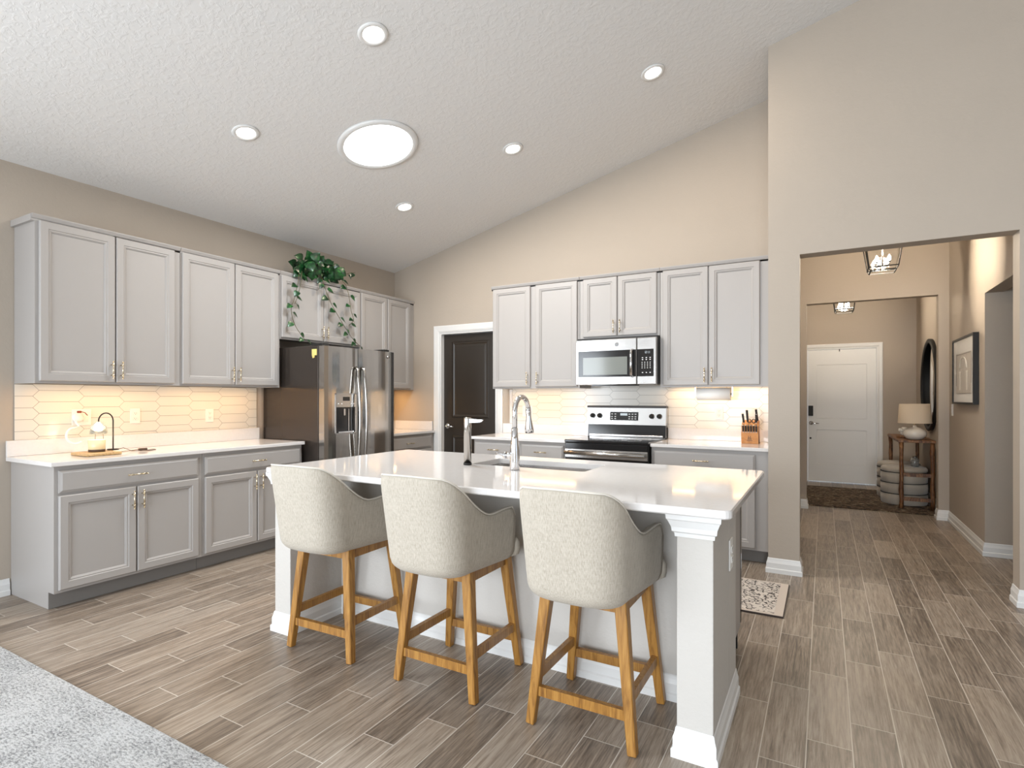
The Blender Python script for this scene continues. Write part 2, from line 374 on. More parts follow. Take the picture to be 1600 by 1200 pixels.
# ------------------------------------------------------------------ cabinets
DP=[(0,0),(0,.015),(.005,.020),(.045,.020),(.049,.0150),(.056,.0155),(.064,.010),(.067,.005)]
DR=[(0,0),(0,.011),(.006,.014),(.016,.020)]
def handle(parent,x,zc,horiz,y):   # bar pull
    b=B(); h=.058; 
    P=(lambda t:(x+t,y-.030,zc)) if horiz else (lambda t:(x,y-.030,zc+t))
    b.tube([P(-h),P(h)],.0046,8)
    for s in(-.036,.036):
        p=P(s); b.tube([(p[0],y,p[2]),p],.0042,8)
        q0=P(s-.006); q1=P(s+.006); b.tube([q0,q1],.0068,8)
    for s in(-h,h): q0=P(s-.004); q1=P(s+.004); b.tube([q0,q1],.0062,8)
    return obj('handle',b,'gold',parent,label='champagne gold bar handle')
def cabinet(name,label,loc,rz,w,d,z0,z1,doors=(),drawers=(),toe=0,crown=None,group=None,hgold=True,carcass_inset=0,rail=.04):
    t=thing(name,label,'cabinet',(loc[0],loc[1],0),rz,group)
    g=.0015
    b=B(); zb=z0+toe
    if toe:
        b.poly([(g,-.004,.001),(g,-d+.075,.001),(g,-d+.075,zb),(g,-d,zb),(g,-d,z1),(g,-.004,z1)],(1,0,0),w-2*g)
    else:  # wall unit: recessed underside
        b.box(.018,w-.018,-d+.02,-.018,z0+.018,z1-.001); b.box(g,.018,-d,-.004,z0,z1); b.box(w-.018,w-g,-d,-.004,z0,z1); b.box(.018,w-.018,-d,-d+.02,z0,z1)
    obj('body',b,'cab',t)
    if toe:
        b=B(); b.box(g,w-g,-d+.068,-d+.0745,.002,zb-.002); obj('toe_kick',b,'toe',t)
    for x0,x1,a,c,side in doors:
        b=B(); b.panel(x0,x1,a,c,DP,-d-.001); dr=obj('door',b,'cab',t)
        if side:
            hx=x1-.026 if side[0]=='r' else x0+.026
            hz=a+.085 if side[1]=='b' else c-.085
            handle(dr,hx,hz,False,-d-.021)
    for x0,x1,a,c,hx in drawers:
        b=B(); b.panel(x0,x1,a,c,DR,-d-.001); dr=obj('drawer',b,'cab',t)
        for q in hx: handle(dr,q,(a+c)/2,True,-d-.021)
    if crown:
        l_,r_=crown; b=B()
        pr=[(0,0),(0,.012),(.006,.016),(.012,.028),(.016,.036),(.016,.042),(0,.042)]
        # front strip profile extruded along x with end overhangs
        L=[[(x,-d-.002-p,z1-.012+q) for p,q in pr] for x in (g-l_,w-g+r_)]
        b.loops(L)
        if l_: b.box(-l_,g,-d,-.004,z1-.012,z1+.030)
        if r_: b.box(w-g,w+r_,-d,-.004,z1-.012,z1+.030)
        b.box(g,w-g,-d,-.004,z1+.0005,z1+.010); obj('cornice',b,'cab',t)
    return t
UH0,UH1=1.383,2.424; L90=PI/2
ud=.305
GU='grey wall cabinets'; GB='grey base cabinets'
def two(w,a,c,m0=.018,mid=.004,hz='b',m1=None):
    m1=m0 if m1 is None else m1; h=w/2
    return [(m0,h-mid/2,a,c,'r'+hz),(h+mid/2,w-m1,a,c,'l'+hz)]
cabinet('wall_cabinet','tall grey two-door wall cabinet at the left end of the left wall run',(0,-3.712),L90,.907,ud,UH0,UH1,two(.907,1.399,2.418,.020,.008,m1=.048),crown=(.018,0))
cabinet('wall_cabinet','tall grey two-door wall cabinet just left of the trailing plant',(0,-2.805),L90,.90,ud,UH0,UH1,two(.90,1.399,2.418,.010,.008,m1=.026),crown=(0,0))
cabinet('wall_cabinet','short grey two-door wall cabinet above the refrigerator, behind the vines',(0,-1.905),L90,1.005,ud,1.830,UH1,two(1.005,1.846,2.414,.012,.006),crown=(0,0))
cabinet('wall_cabinet','grey two-door wall cabinet in the corner right of the refrigerator',(0,-.90),L90,.896,ud,UH0,UH1,[(.008,.408,1.399,2.418,'rb'),(.424,.816,1.399,2.418,'lb')],crown=(0,0))
cabinet('wall_cabinet','tall grey two-door wall cabinet left of the microwave',(1.617,0),0,.983,ud,UH0,UH1,[(.013,.452,1.399,2.418,'rb'),(.512,.962,1.399,2.418,'lb')],crown=(.012,0))
cabinet('wall_cabinet','short grey two-door wall cabinet directly above the microwave',(2.602,0),0,.770,ud,1.850,UH1,[(.040,.375,1.866,2.418,'rb'),(.385,.745,1.866,2.418,'lb')],crown=(0,0))
cabinet('wall_cabinet','tall grey two-door wall cabinet between the microwave and the partition wall',(3.374,0),0,.914,ud,UH0,UH1,[(.028,.413,1.399,2.418,'rb'),(.421,.820,1.399,2.418,'lb')],crown=(0,0))
bd=.61; CT=.904
def basedoors(w,m0,m1): h=w/2; return [(m0,h-.004,.123,.695,'rt'),(h+.004,w-m1,.123,.695,'lt')]
cabinet('base_cabinet','grey base cabinet with one drawer at the open left end of the left counter',(0,-3.729),L90,.912,bd,0,CT-.03,basedoors(.912,.022,.034),[(.022,.878,.712,.848,[.45])],toe=.105)
cabinet('base_cabinet','grey base cabinet with one drawer standing beside the refrigerator',(0,-2.817),L90,.905,bd,0,CT-.03,basedoors(.905,.016,.022),[(.016,.883,.712,.848,[.45])],toe=.105)
cabinet('base_cabinet','grey base cabinet in the corner between refrigerator and pantry door',(0,-.93),L90,.925,bd,0,CT-.03,basedoors(.925,.03,.06),[(.03,.865,.712,.848,[.45])],toe=.105)
cabinet('base_cabinet','grey base cabinet with two drawers left of the range',(1.585,0),0,1.013,bd,0,CT-.03,[(.013,.484,.123,.695,'rt'),(.540,.987,.123,.695,'lt')],[(.013,.484,.712,.848,[.25]),(.540,.987,.712,.848,[.763])],toe=.105)
cabinet('base_cabinet','grey base cabinet with one wide drawer right of the range',(3.378,0),0,.908,bd,0,CT-.03,[(.018,.41,.123,.695,'rt'),(.418,.812,.123,.695,'lt')],[(.018,.812,.712,.848,[.41])],toe=.105)
def counter(label,x0,x1,y0,y1,up,rz=0):
    t=thing('countertop',label,'countertop',(0,0,0))
    b=B(); b.box(x0,x1,y0,y1,CT-.028,CT,.004); obj('slab',b,'quartz',t)
    b=B(); b.box(*up,CT+.0005,CT+.105,.002); obj('upstand',b,'quartz',t)
counter('white quartz countertop on the left wall run, with the candle warmer',.003,.645,-3.755,-1.905,(.003,.022,-3.755,-1.905))
counter('small white quartz countertop in the corner right of the refrigerator',.003,.645,-.945,-.003,(.003,.022,-.945,-.024))
counter('white quartz countertop left of the range beside the pantry door',1.567,2.597,-.645,-.003,(1.572,2.597,-.022,-.003))
counter('white quartz countertop right of the range, holding the knife block',3.377,4.290,-.645,-.003,(3.377,4.290,-.022,-.003))
# corner run also has an upstand on the back wall
b=B(); b.box(.024,.60,-.022,-.003,CT+.0005,CT+.105,.002); tag(obj('backsplash_upstand',b,'quartz'),'white quartz upstand on the back wall beside the pantry door','backsplash')

# ------------------------------------------------------------------ picket tile backsplashes
def clip(poly,x0,x1,y0,y1):
    def cl(P,ins,inter):
        o=[]
        for i in range(len(P)):
            a,c=P[i-1],P[i]
            if ins(c):
                if not ins(a): o.append(inter(a,c))
                o.append(c)
            elif ins(a): o.append(inter(a,c))
        return o
    def ix(v): return lambda a,c:(v,a[1]+(c[1]-a[1])*(v-a[0])/(c[0]-a[0]))
    def iy(v): return lambda a,c:(a[0]+(c[0]-a[0])*(v-a[1])/(c[1]-a[1]),v)
    for f,g in((lambda p:p[0]>=x0,ix(x0)),(lambda p:p[0]<=x1,ix(x1)),(lambda p:p[1]>=y0,iy(y0)),(lambda p:p[1]<=y1,iy(y1))):
        poly=cl(poly,f,g)
        if len(poly)<3: return []
    return poly
def picket(label,u0,u1,v0,v1,zig,pitch,vz,place,th=.008):
    t=thing('tile_backsplash',label,'backsplash')
    b=B(); q=[(u0,v0),(u1,v0),(u1,v1),(u0,v1)]
    b.loops([[place(u,v,.002) for u,v in q],[place(u,v,th-.0022) for u,v in q]]); obj('grout',b,'grout',t)
    b=B(); H=.0785; sl=.0175; g=.0014
    n0=int((u0-zig)/pitch)-2; n1=int((u1-zig)/pitch)+2
    for i in range(n0,n1):
        a=zig+i*pitch; c=a+pitch; off=(i%2)*H/2
        for j in range(-12,14):
            cv=vz+off+j*H
            # long tile: tips at a-sl / c+sl, shoulders at a+sl / c-sl
            P=[(a-sl+g,cv),(a+sl+g*.4,cv-H/2+g),(c-sl-g*.4,cv-H/2+g),(c+sl-g,cv),(c-sl-g*.4,cv+H/2-g),(a+sl+g*.4,cv+H/2-g)]
            P=clip(P,u0+.001,u1-.001,v0,v1)
            if len(P)<3: continue
            A=[b.bm.verts.new(place(u,v,th-.0022)) for u,v in P]; C=[b.bm.verts.new(place(u,v,th)) for u,v in P]
            b.bm.faces.new(C); k=len(P)
            for m in range(k): b.bm.faces.new((A[m],A[(m+1)%k],C[(m+1)%k],C[m]))
    obj('tiles',b,'tile',t)
    return t
picket('white elongated hexagon tile backsplash on the left wall under the cabinets',-3.712,-1.925,CT+.1055,UH0-.001,-3.597,.2625,1.1445,lambda u,v,d:(d,u,v))
picket('white elongated hexagon tile backsplash behind the range on the back wall',1.69,4.291,CT+.1055,1.405,1.723,.2725,1.158,lambda u,v,d:(u,-d,v))
b=B(); b.box(1.655,1.688,-.014,-.003,CT+.106,UH0-.002,.003); tag(obj('edge_trim',b,'quartz'),'pale vertical edge strip at the left end of the range wall tiles','trim')

# ------------------------------------------------------------------ outlets and switches
def plate(name,label,cat,loc,rz,w,h,kind,group=None):
    t=thing(name,label,cat,loc,rz,group)
    b=B(); b.box(-w/2,w/2,-.006,0,-h/2,h/2,.002); obj('cover_plate',b,'white',t)
    if kind=='o':
        for s in(-1,1):
            b=B(); b.box(-.017,.017,-.009,-.0062,s*.02-.014,s*.02+.014,.003); r=obj('receptacle',b,'white',t)
            b=B(); 
            for q in(-.006,.006): b.box(q-.001,q+.001,-.0095,-.0091,s*.02-.003,s*.02+.006)
            b.box(-.002,.002,-.0095,-.0091,s*.02-.010,s*.02-.006); obj('slots',b,'cord',r)
    else:
        n=int(kind)
        for i in range(n):
            x=(i-(n-1)/2)*.046; b=B(); b.box(x-.016,x+.016,-.010,-.0062,-.033,.033,.003); obj('rocker',b,'white',t)
plate('wall_outlet','white outlet on the left wall tiles nearest the candle warmer','outlet',(.0085,-2.98,1.150),L90,.072,.115,'o')
plate('wall_outlet','white outlet on the left wall tiles nearest the refrigerator','outlet',(.0085,-2.385,1.137),L90,.072,.115,'o')
plate('light_switch','wide white switch plate on the left wall tiles behind the candle warmer','switch',(.0085,-3.335,1.150),L90,.118,.115,'2')
plate('wall_outlet','white outlet on the tiles below the paper towel roll','outlet',(3.828,-.0085,1.152),0,.072,.115,'o')
plate('light_switch','wide white switch plate on the range wall tiles beside the pantry door','switch',(1.875,-.0085,1.145),0,.118,.115,'2')
plate('wall_outlet','white outlet on the end wall of the island','outlet',(4.3165,-2.85,.650),L90,.075,.125,'o')
plate('light_switch','small white switch on the hall wall below the framed print','switch',(HX-.0005,1.85,1.165),-L90,.075,.12,'1')

# ------------------------------------------------------------------ pantry door and front door
def door_unit(name,x0,x1,zt,yw,cas,m_leaf,rows,recess,side,jd):
    t=thing(name,None,None,kind='structure')
    b=B(); cw=cas
    pr=[(0,0),(cw,0),(cw,.014),(cw-.012,.019),(.016,.015),(.008,.010),(0,.008)]
    # casing: mitred profile around opening (left, top, right)
    pts=[(x0,0),(x0,zt),(x1,zt),(x1,0)]; out=[(-1,0),(-1,1),(1,1),(1,0)]
    L=[[(px+ox*p,yw-q-.0005,pz+(oz*p)) for p,q in pr] for (px,pz),(ox,oz) in zip(pts,out)]
    b.loops(L); obj('casing',b,'trim',t)
    b=B(); b.box(x0+.0005,x0+.018,yw,yw+jd,0.001,zt-.0005); b.box(x1-.018,x1-.0005,yw,yw+jd,.001,zt-.0005); b.box(x0+.018,x1-.018,yw,yw+jd,zt-.018,zt-.0005)
    obj('jamb',b,'trim',t)
    yd=yw+recess; X0,X1,Z0,Z1=x0+.021,x1-.021,.012,zt-.022
    b=B(); b.box(X0,X1,yd+.006,yd+.036,Z0,Z1)
    # face stiles and rails as one grid with recessed panels
    w=.115
    hs=[Z0]+[q for r in rows for q in r]+[Z1]
    b.box(X0,X0+w,yd,yd+.006,Z0,Z1); b.box(X1-w,X1,yd,yd+.006,Z0,Z1)
    for a,c in zip(hs[0::2],hs[1::2]): b.box(X0+w,X1-w,yd,yd+.006,a,c)
    leaf=obj('door_leaf',b,m_leaf,t)
    for a,c in rows:
        b=B(); b.panel(X0+w+.001,X1-w-.001,a+.001,c-.001,[(0,-.0058),(0,-.004),(.010,.003),(.020,.003),(.034,-.004),(.06,-.001),(.062,-.001)] if m_leaf=='door_dark' else [(0,-.0058),(.0,-.001),(.004,-.0055),(.006,-.0055)],yd); obj('door_panel',b,m_leaf,leaf)
    return t,leaf,yd
def lever(parent,x,y,zc,dirx,m='chrome'):
    b=B(); b.lathe([(.0001,0),(.031,0),(.031,.006),(.026,.011),(.011,.014),(.011,.04)][::1],(x,y,zc),24,'y')
    for v in b.bm.verts: v.co.y=2*y-v.co.y
    b.tube([(x,y-.042,zc),(x+dirx*.02,y-.048,zc),(x+dirx*.06,y-.048,zc-.002),(x+dirx*.11,y-.044,zc-.006)],[.011,.010,.008,.006],10)
    obj('lever_handle',b,m,parent,label='polished metal lever handle')
t1,leaf,yd=door_unit('door_1',.70,1.482,2.053,0,.082,'door_dark',[(.25,.845),(1.055,1.945)],.055,'l',.15)
lever(leaf,.775,yd,.955,1)
t2,leaf,yd=door_unit('door_2',4.415,5.34,2.04,4.407,.06,'trim',[(.276,.80),(.97,1.79)],.02,'l',.14)
lever(leaf,4.478,yd,.90,1)
b=B(); b.box(4.443,4.508,yd-.028,yd-.0005,1.01,1.165,.006); obj('keypad_lock',b,'blackm',leaf,label='black keypad lock')
b=B(); b.lathe([(.0001,-.012),(.012,-.012),(.014,-.0005),(.0001,-.0004)],(4.472,yd,.665),14,'y'); obj('door_viewer',b,'blackm',leaf)
b=B(); b.box(4.85,4.862,yd-.03,yd,1.985,2.02); obj('top_latch',b,'blackm',leaf)

# ------------------------------------------------------------------ refrigerator
F=thing('refrigerator','stainless side-by-side refrigerator with dark sides and a water dispenser','refrigerator',(0,-1.872,0),L90)
fw=.905
b=B(); b.box(0,fw,-.775,-.03,.02,1.752,.006); obj('cabinet_body',b,'fridge_side',F,label='dark bronze grey side panels')
b=B(); b.box(.01,fw-.01,-.80,-.70,.0,.0195); obj('base_grille',b,'blackm',F)
for q in(.02,fw-.10): b=B(); b.box(q,q+.08,-.80,-.66,1.7525,1.775,.004); obj('hinge_cover',b,'blackm',F)
def fdoor(x0,x1):
    b=B(); n=10; L=[]
    prof=[]
    for i in range(n+1):
        u=i/n; x=x0+(x1-x0)*u
        prof.append((x,-.846-.020*math.sin(PI*u)**.8))
    pts=[(x0,-.782)]+prof+[(x1,-.782)]
    b.loops([[(x,y,zz) for x,y in pts] for zz in(.07,1.748)])
    o=obj('door',b,'steel',F,label='brushed stainless door'); return o
xs=.405
d1=fdoor(.003,xs-.003); d2=fdoor(xs+.003,fw-.003)
def fhandle(par,x):
    b=B(); P=[]
    for i in range(13):
        u=i/12; P.append((x,-.885-.032*math.sin(PI*u),.62+.93*u))
    b.tube([(x,-.86,.60)]+P+[(x,-.86,1.57)],.014,10); obj('handle',b,'steel',par)
fhandle(d1,xs-.042); fhandle(d2,xs+.042)
b=B(); x0,x1,z0,z1=.110,.365,.960,1.330; y=-.868
b.box(x0,x1,y,-.846,z0,z0+.014,.003); b.box(x0,x1,y,-.846,z1-.014,z1,.003); b.box(x0,x0+.014,y,-.846,z0,z1,.003); b.box(x1-.014,x1,y,-.846,z0,z1,.003)
dp=obj('water_dispenser',b,'steelh',d1)
b=B(); b.box(x0+.013,x1-.013,-.8685,-.855,1.205,1.317); obj('control_panel',b,'steelh',dp)
b=B(); b.box(.20,.28,-.8705,-.8690,1.262,1.298); obj('display',b,'black',dp)
b=B(); b.box(x0+.013,x1-.013,-.8672,-.855,z0+.013,1.2045); obj('recess',b,'black',dp)
b=B(); b.box(.205,.225,-.873,-.8680,1.13,1.19); b.box(.262,.268,-.873,-.8680,.99,1.19); b.box(.14,.335,-.876,-.8680,.975,.985); obj('paddle',b,'chrome',dp)
b=B(); 
for q in(.145,.185,.30,.33): b.lathe([(.0001,-.8705),(.006,-.8705),(.006,-.869)],(q,0,1.235),10,'y')
obj('buttons',b,'iv',dp)
b=B(); b.lathe([(.0001,-.869),(.014,-.869),(.015,-.858)],(.80,0,1.695),16,'y'); obj('badge',b,'steelh',d2,label='small round metal badge')
b=B(); b.box(-.006,-.001,-.76,-.70,1.665,1.72,.001); b.poly([(-.005,-.735,1.665),(-.005,-.70,1.665),(-.005,-.71,1.64),(-.005,-.73,1.645)],(1,0,0),.003)
b2=B(); b2.merge(b.bm,Matrix.Translation((0,-1.872,0))@Matrix.Rotation(L90,4,'Z')); tag(obj('fridge_magnet',b2,'wax'),'small yellow and white magnet on the refrigerator side','magnet')

# ------------------------------------------------------------------ microwave
Mw=thing('microwave','stainless over-the-range microwave with black window and keypad','microwave',(2.610,0,0))
mw=.762
b=B(); b.box(.002,mw-.002,-.385,-.012,1.412,1.846,.003); obj('case',b,'blackm',Mw)
z0,z1=1.408,1.826
b=B(); b.box(0,.585,-.425,-.386,z0,z1,.006); b.box(.5875,mw,-.425,-.386,z0,z1,.006); obj('front_frame',b,'steelh',Mw)
b=B(); b.box(.025,.580,-.4285,-.4255,1.480,1.722,.001); dr=obj('door_glass',b,'black',Mw)
b=B(); b.box(.075,.500,-.4300,-.4288,1.500,1.662,.0005); obj('window',b,'mwglass',dr)
b=B(); b.box(.5905,.738,-.4285,-.4255,1.480,1.722,.001); cp=obj('control_panel',b,'black',Mw)
b=B(); b.tube([(.545,-.432,1.482),(.545,-.462,1.495),(.545,-.466,1.60),(.545,-.462,1.705),(.545,-.432,1.718)],.012,10); obj('handle',b,'chrome',Mw)
b=B()
for r in range(4):
    for c in range(4): b.box(.632+c*.024,.640+c*.024,-.4296,-.4288,1.552+r*.0165,1.558+r*.0165)
for c in range(3):
    for zz in(1.642,1.625,1.510): b.box(.634+c*.034,.646+c*.034,-.4296,-.4288,zz,zz+.007)
obj('keypad_marks',b,'iv',cp)
b=B()  # display digits
def seg(b,x,zc,h,on,y):
    w=h*.5;t_=h*.12
    S_={'a':(x,x+w,zc+h-t_,zc+h),'g':(x,x+w,zc+h/2-t_/2,zc+h/2+t_/2),'d':(x,x+w,zc,zc+t_),'f':(x,x+t_,zc+h/2,zc+h),'b':(x+w-t_,x+w,zc+h/2,zc+h),'e':(x,x+t_,zc,zc+h/2),'c':(x+w-t_,x+w,zc,zc+h/2)}
    for k in on: q=S_[k]; b.box(q[0],q[1],y-.0006,y,q[2],q[3])
for i,on in enumerate(('bc','abged','bc','bc')): seg(b,.655+i*.013,1.683,.020,on,-.4288)
obj('display',b,'e_disp',cp)
b=B(); b.lathe([(.0001,-.4285),(.011,-.4285),(.014,-.4275),(.017,-.4285),(.018,-.4255)],(.40,0,1.775),24,'y'); obj('badge',b,'badge',Mw,label='round metal maker badge')
b=B(); b.box(.05,.35,-.36,-.06,1.4085,1.4118); b.box(.41,.71,-.36,-.06,1.4085,1.4118); obj('grease_filter',b,'steelh',Mw)
b=B(); b.box(.16,.60,-.425,-.395,1.398,1.4078); obj('vent_lip',b,'black',Mw)

# ------------------------------------------------------------------ range
R=thing('range','freestanding stainless electric range with black glass cooktop','stove',(2.602,0,0))
rw=.768
b=B(); b.box(.003,rw-.003,-.645,-.03,.03,.888,.003); obj('body',b,'blackm',R)
b=B(); b.box(0,rw,-.672,-.10,.889,.913,.006); obj('cooktop',b,'black',R,label='black glass cooktop')
b=B(); b.hexa([(0,-.10,.9135),(rw,-.10,.9135),(rw,-.026,.9135),(0,-.026,.9135)],[(0,-.085,1.03),(rw,-.085,1.03),(rw,-.026,1.03),(0,-.026,1.03)]); obj('backguard',b,'black',R)
b=B(); b.box(.02,rw-.02,-.115,-.1005,.9135,.935,.004); obj('cooktop_vent',b,'steelh',R)
b=B(); b.hexa([(-.004,-.108,1.030),(rw+.004,-.108,1.030),(rw+.004,-.027,1.030),(-.004,-.027,1.030)],[(-.004,-.088,1.192),(rw+.004,-.088,1.192),(rw+.004,-.027,1.192),(-.004,-.027,1.192)]); cp=obj('control_panel',b,'steelh',R)
b=B(); b.box(-.008,rw+.008,-.098,-.026,1.1925,1.212,.004); obj('top_cap',b,'bronze',R)
def py(zc): return -.108+.02*(zc-1.03)/.162
b=B(); b.hexa([(.232,py(1.072)-.002,1.072),(.512,py(1.072)-.002,1.072),(.512,-.05,1.072),(.232,-.05,1.072)],[(.232,py(1.152)-.002,1.152),(.512,py(1.152)-.002,1.152),(.512,-.05,1.152),(.232,-.05,1.152)]); pn=obj('clock_panel',b,'black',cp)
b=B(); b.box(.335,.405,py(1.13)-.0045,py(1.13)-.003,1.118,1.140); obj('display',b,'e_disp',pn)
b=B()
for q in(.252,.285,.425,.455,.485):
    for zz in(1.088,1.108,1.132): b.box(q-.008,q+.008,py(zz)-.0045,py(zz)-.003,zz-.004,zz+.004)
obj('button_marks',b,'iv',pn)
for q in(.052,.125,.640,.712):
    b=B(); y=py(1.115); b.lathe([(.0001,-.030),(.017,-.030),(.021,-.022),(.024,-.002),(.0001,-.001)],(q,y,1.115),20,'y'); b.box(q-.004,q+.004,y-.040,y-.028,1.095,1.135,.002); obj('knob',b,'blackm',cp)
for x,y,r in((.20,-.50,.105),(.57,-.50,.085),(.20,-.25,.075),(.57,-.25,.10)):
    b=B(); b.lathe([(r-.002,.9133),(r,.9136),(r+.001,.9133)],(x,y,0),48,cap=False); obj('burner_ring',b,'iv',R)
b=B(); b.box(.006,rw-.006,-.668,-.646,.285,.885,.004); od=obj('oven_door',b,'black',R)
b=B(); b.box(.006,rw-.006,-.673,-.6685,.755,.830,.002); obj('door_band',b,'steelh',od)
b=B(); b.tube([(.06,-.673,.80),(.06,-.715,.80)],.011,8); b.tube([(rw-.06,-.673,.80),(rw-.06,-.715,.80)],.011,8); b.tube([(.02,-.718,.80),(rw-.02,-.718,.80)],.017,12); obj('handle',b,'steelh',od)
b=B(); b.box(.13,rw-.13,-.6695,-.6682,.40,.66); obj('oven_window',b,'mwglass',od)
b=B(); b.box(.006,rw-.006,-.668,-.646,.06,.278,.004); obj('storage_drawer',b,'steelh',R)

# ------------------------------------------------------------------ paper towel holder, under-cabinet lights
t=thing('paper_towel_roll','white paper towel roll mounted under the cabinet right of the range','paper towel',(0,0,0))
b=B(); 
b.tube([(3.675,-.20,1.322),(3.955,-.20,1.322)],.055,28); obj('roll',b,'paper',t)
b=B(); b.box(3.655,3.668,-.215,-.185,1.30,UH0+.016,.002); b.box(3.962,3.975,-.215,-.185,1.30,UH0+.016,.002); b.tube([(3.66,-.20,1.322),(3.97,-.20,1.322)],.010,10); obj('holder',b,'steel',t)
GLT='led bars under the wall cabinets'
def strip(label,x0,x1,y0,y1,power,longx,zc=UH0+.012):
    t=thing('under_cabinet_light',label,'light',((x0+x1)/2,(y0+y1)/2,zc),0,None)
    hx,hy=(x1-x0)/2,(y1-y0)/2
    b=B(); b.box(-hx,hx,-hy,hy,-.004,.005,.001); obj('housing',b,'white',t)
    b=B(); b.box(-hx+.004,hx-.004,-hy+.004,hy-.004,-.0065,-.0042); obj('lens',b,'e_strip',t)
    area('undercabinet_glow',((x0+x1)/2,(y0+y1)/2,zc-.009),(0,0,0),x1-x0-.01,y1-y0-.01,power,WARM)
strip('led bar under the left end wall cabinet, over the candle warmer',.19,.22,-3.66,-2.86,3.0,0)
strip('led bar under the wall cabinet beside the refrigerator, over the left counter',.19,.22,-2.76,-1.96,3.0,0)
strip('led bar under the corner wall cabinet right of the refrigerator',.12,.15,-.80,-.12,4.2,0)
strip('led bar under the wall cabinet left of the microwave',1.70,2.52,-.22,-.19,3.0,1)
strip('led bar under the wall cabinet right of the microwave',3.43,4.24,-.115,-.085,3.0,1)

# ------------------------------------------------------------------ island
I0,I1,J0,J1=1.9834,4.3836,-3.3065,-2.1088; IT=.9105
isl=thing('kitchen_island','long kitchen island with painted half wall, end piers and white moulding','kitchen island',(0,0,0))
b=B(); b.box(2.0,4.316,-2.875,-2.68,.001,IT-.0315); obj('half_wall',b,'pier',isl)
for x0,x1 in((1.995,2.12),(4.190,4.316)):
    b=B(); b.box(x0,x1,-3.2426,-2.8755,.001,IT-.0315,.003); obj('end_pier',b,'pier',isl)
    # capital moulding on the pier face
    pr=[(0,0),(.006,0),(.008,.014),(.016,.020),(.018,.036),(.030,.062),(.034,.066),(.036,.085),(.0,.085)]
    sweep('pier_capital',[(x1,-3.2430),(x0,-3.2430)],pr,parent=isl,z0=.792) if False else None
    b=B(); L=[]
    for px,sx in((x0,-1),(x1,1)): L.append([(px+sx*d*(.9 if d else 0),-3.2428-d,.793+h) for d,h in pr])
    b.loops(L); obj('pier_capital',b,'trim',isl,label='white stepped capital moulding')
sweep('island_baseboard',[(4.316,-2.68),(4.316,-3.2426),(4.190,-3.2426),(4.190,-2.875),(2.12,-2.875),(2.12,-3.2426),(1.995,-3.2426),(1.995,-2.68)],parent=isl)
ct=thing('island_countertop','large white quartz slab with sink cutout on top of the island','countertop',(0,0,0))
SX0,SX1,SY0,SY1=2.880,3.580,-2.615,-2.285
b=B(); e=.004
def ringbox(b,x0,x1,y0,y1,a0,a1,c0,c1,z0,z1,bev):
    # outer rounded edge loops top/bottom and an inner hole
    def rect(x0,x1,y0,y1,z,i,rad):
        o=[]
        for cx,cy,a in((x1-rad,y1-rad,0),(x0+rad,y1-rad,90),(x0+rad,y0+rad,180),(x1-rad,y0+rad,270)):
            for k in range(5):
                w=math.radians(a+k*22.5); o.append((cx+(rad-i)*math.cos(w),cy+(rad-i)*math.sin(w),z))
        return o
    O=[rect(x0,x1,y0,y1,z0,bev,.03),rect(x0,x1,y0,y1,z0+bev,0,.03),rect(x0,x1,y0,y1,z1-bev,0,.03),rect(x0,x1,y0,y1,z1,bev,.03)]
    I=[rect(a0,a1,c0,c1,z1,-.001,.02),rect(a0,a1,c0,c1,z1-.002,0,.02),rect(a0,a1,c0,c1,z0,0,.02)]
    Rr=[[b.bm.verts.new(p) for p in l] for l in O+I]; n=len(Rr[0])
    for A,C in zip(Rr,Rr[1:]+[Rr[0]]):
        for k in range(n): b.bm.faces.new((A[k],A[(k+1)%n],C[(k+1)%n],C[k]))
ringbox(b,I0,I1,J0,J1,SX0,SX1,SY0,SY1,IT-.030,IT,.005); obj('slab',b,'quartz',ct)
# sink
sk=thing('kitchen_sink','stainless undermount sink set in the island countertop','sink',(0,0,0))
b=B(); x0,x1,y0,y1=SX0-.004,SX1+.004,SY0-.004,SY1+.004; zt=IT-.031; zb=zt-.20
def rl(x0,x1,y0,y1,z): return [(x0,y0,z),(x1,y0,z),(x1,y1,z),(x0,y1,z)]
b.loops([rl(x0-.02,x1+.02,y0-.02,y1+.02,zt-.003),rl(x0-.02,x1+.02,y0-.02,y1+.02,zt),rl(x0,x1,y0,y1,zt),rl(x0+.012,x1-.012,y0+.012,y1-.012,zb),],cap=False)
q=[b.bm.verts.new(p) for p in rl(x0+.012,x1-.012,y0+.012,y1-.012,zb)]; b.bm.faces.new(q); obj('basin',b,'steelh',sk,weld=True)
b=B(); b.lathe([(.0001,zb+.004),(.030,zb+.002),(.042,zb+.006),(.045,zb+.001)],((x0+x1)/2,(y0+y1)/2,0),24); obj('drain',b,'chrome',sk)
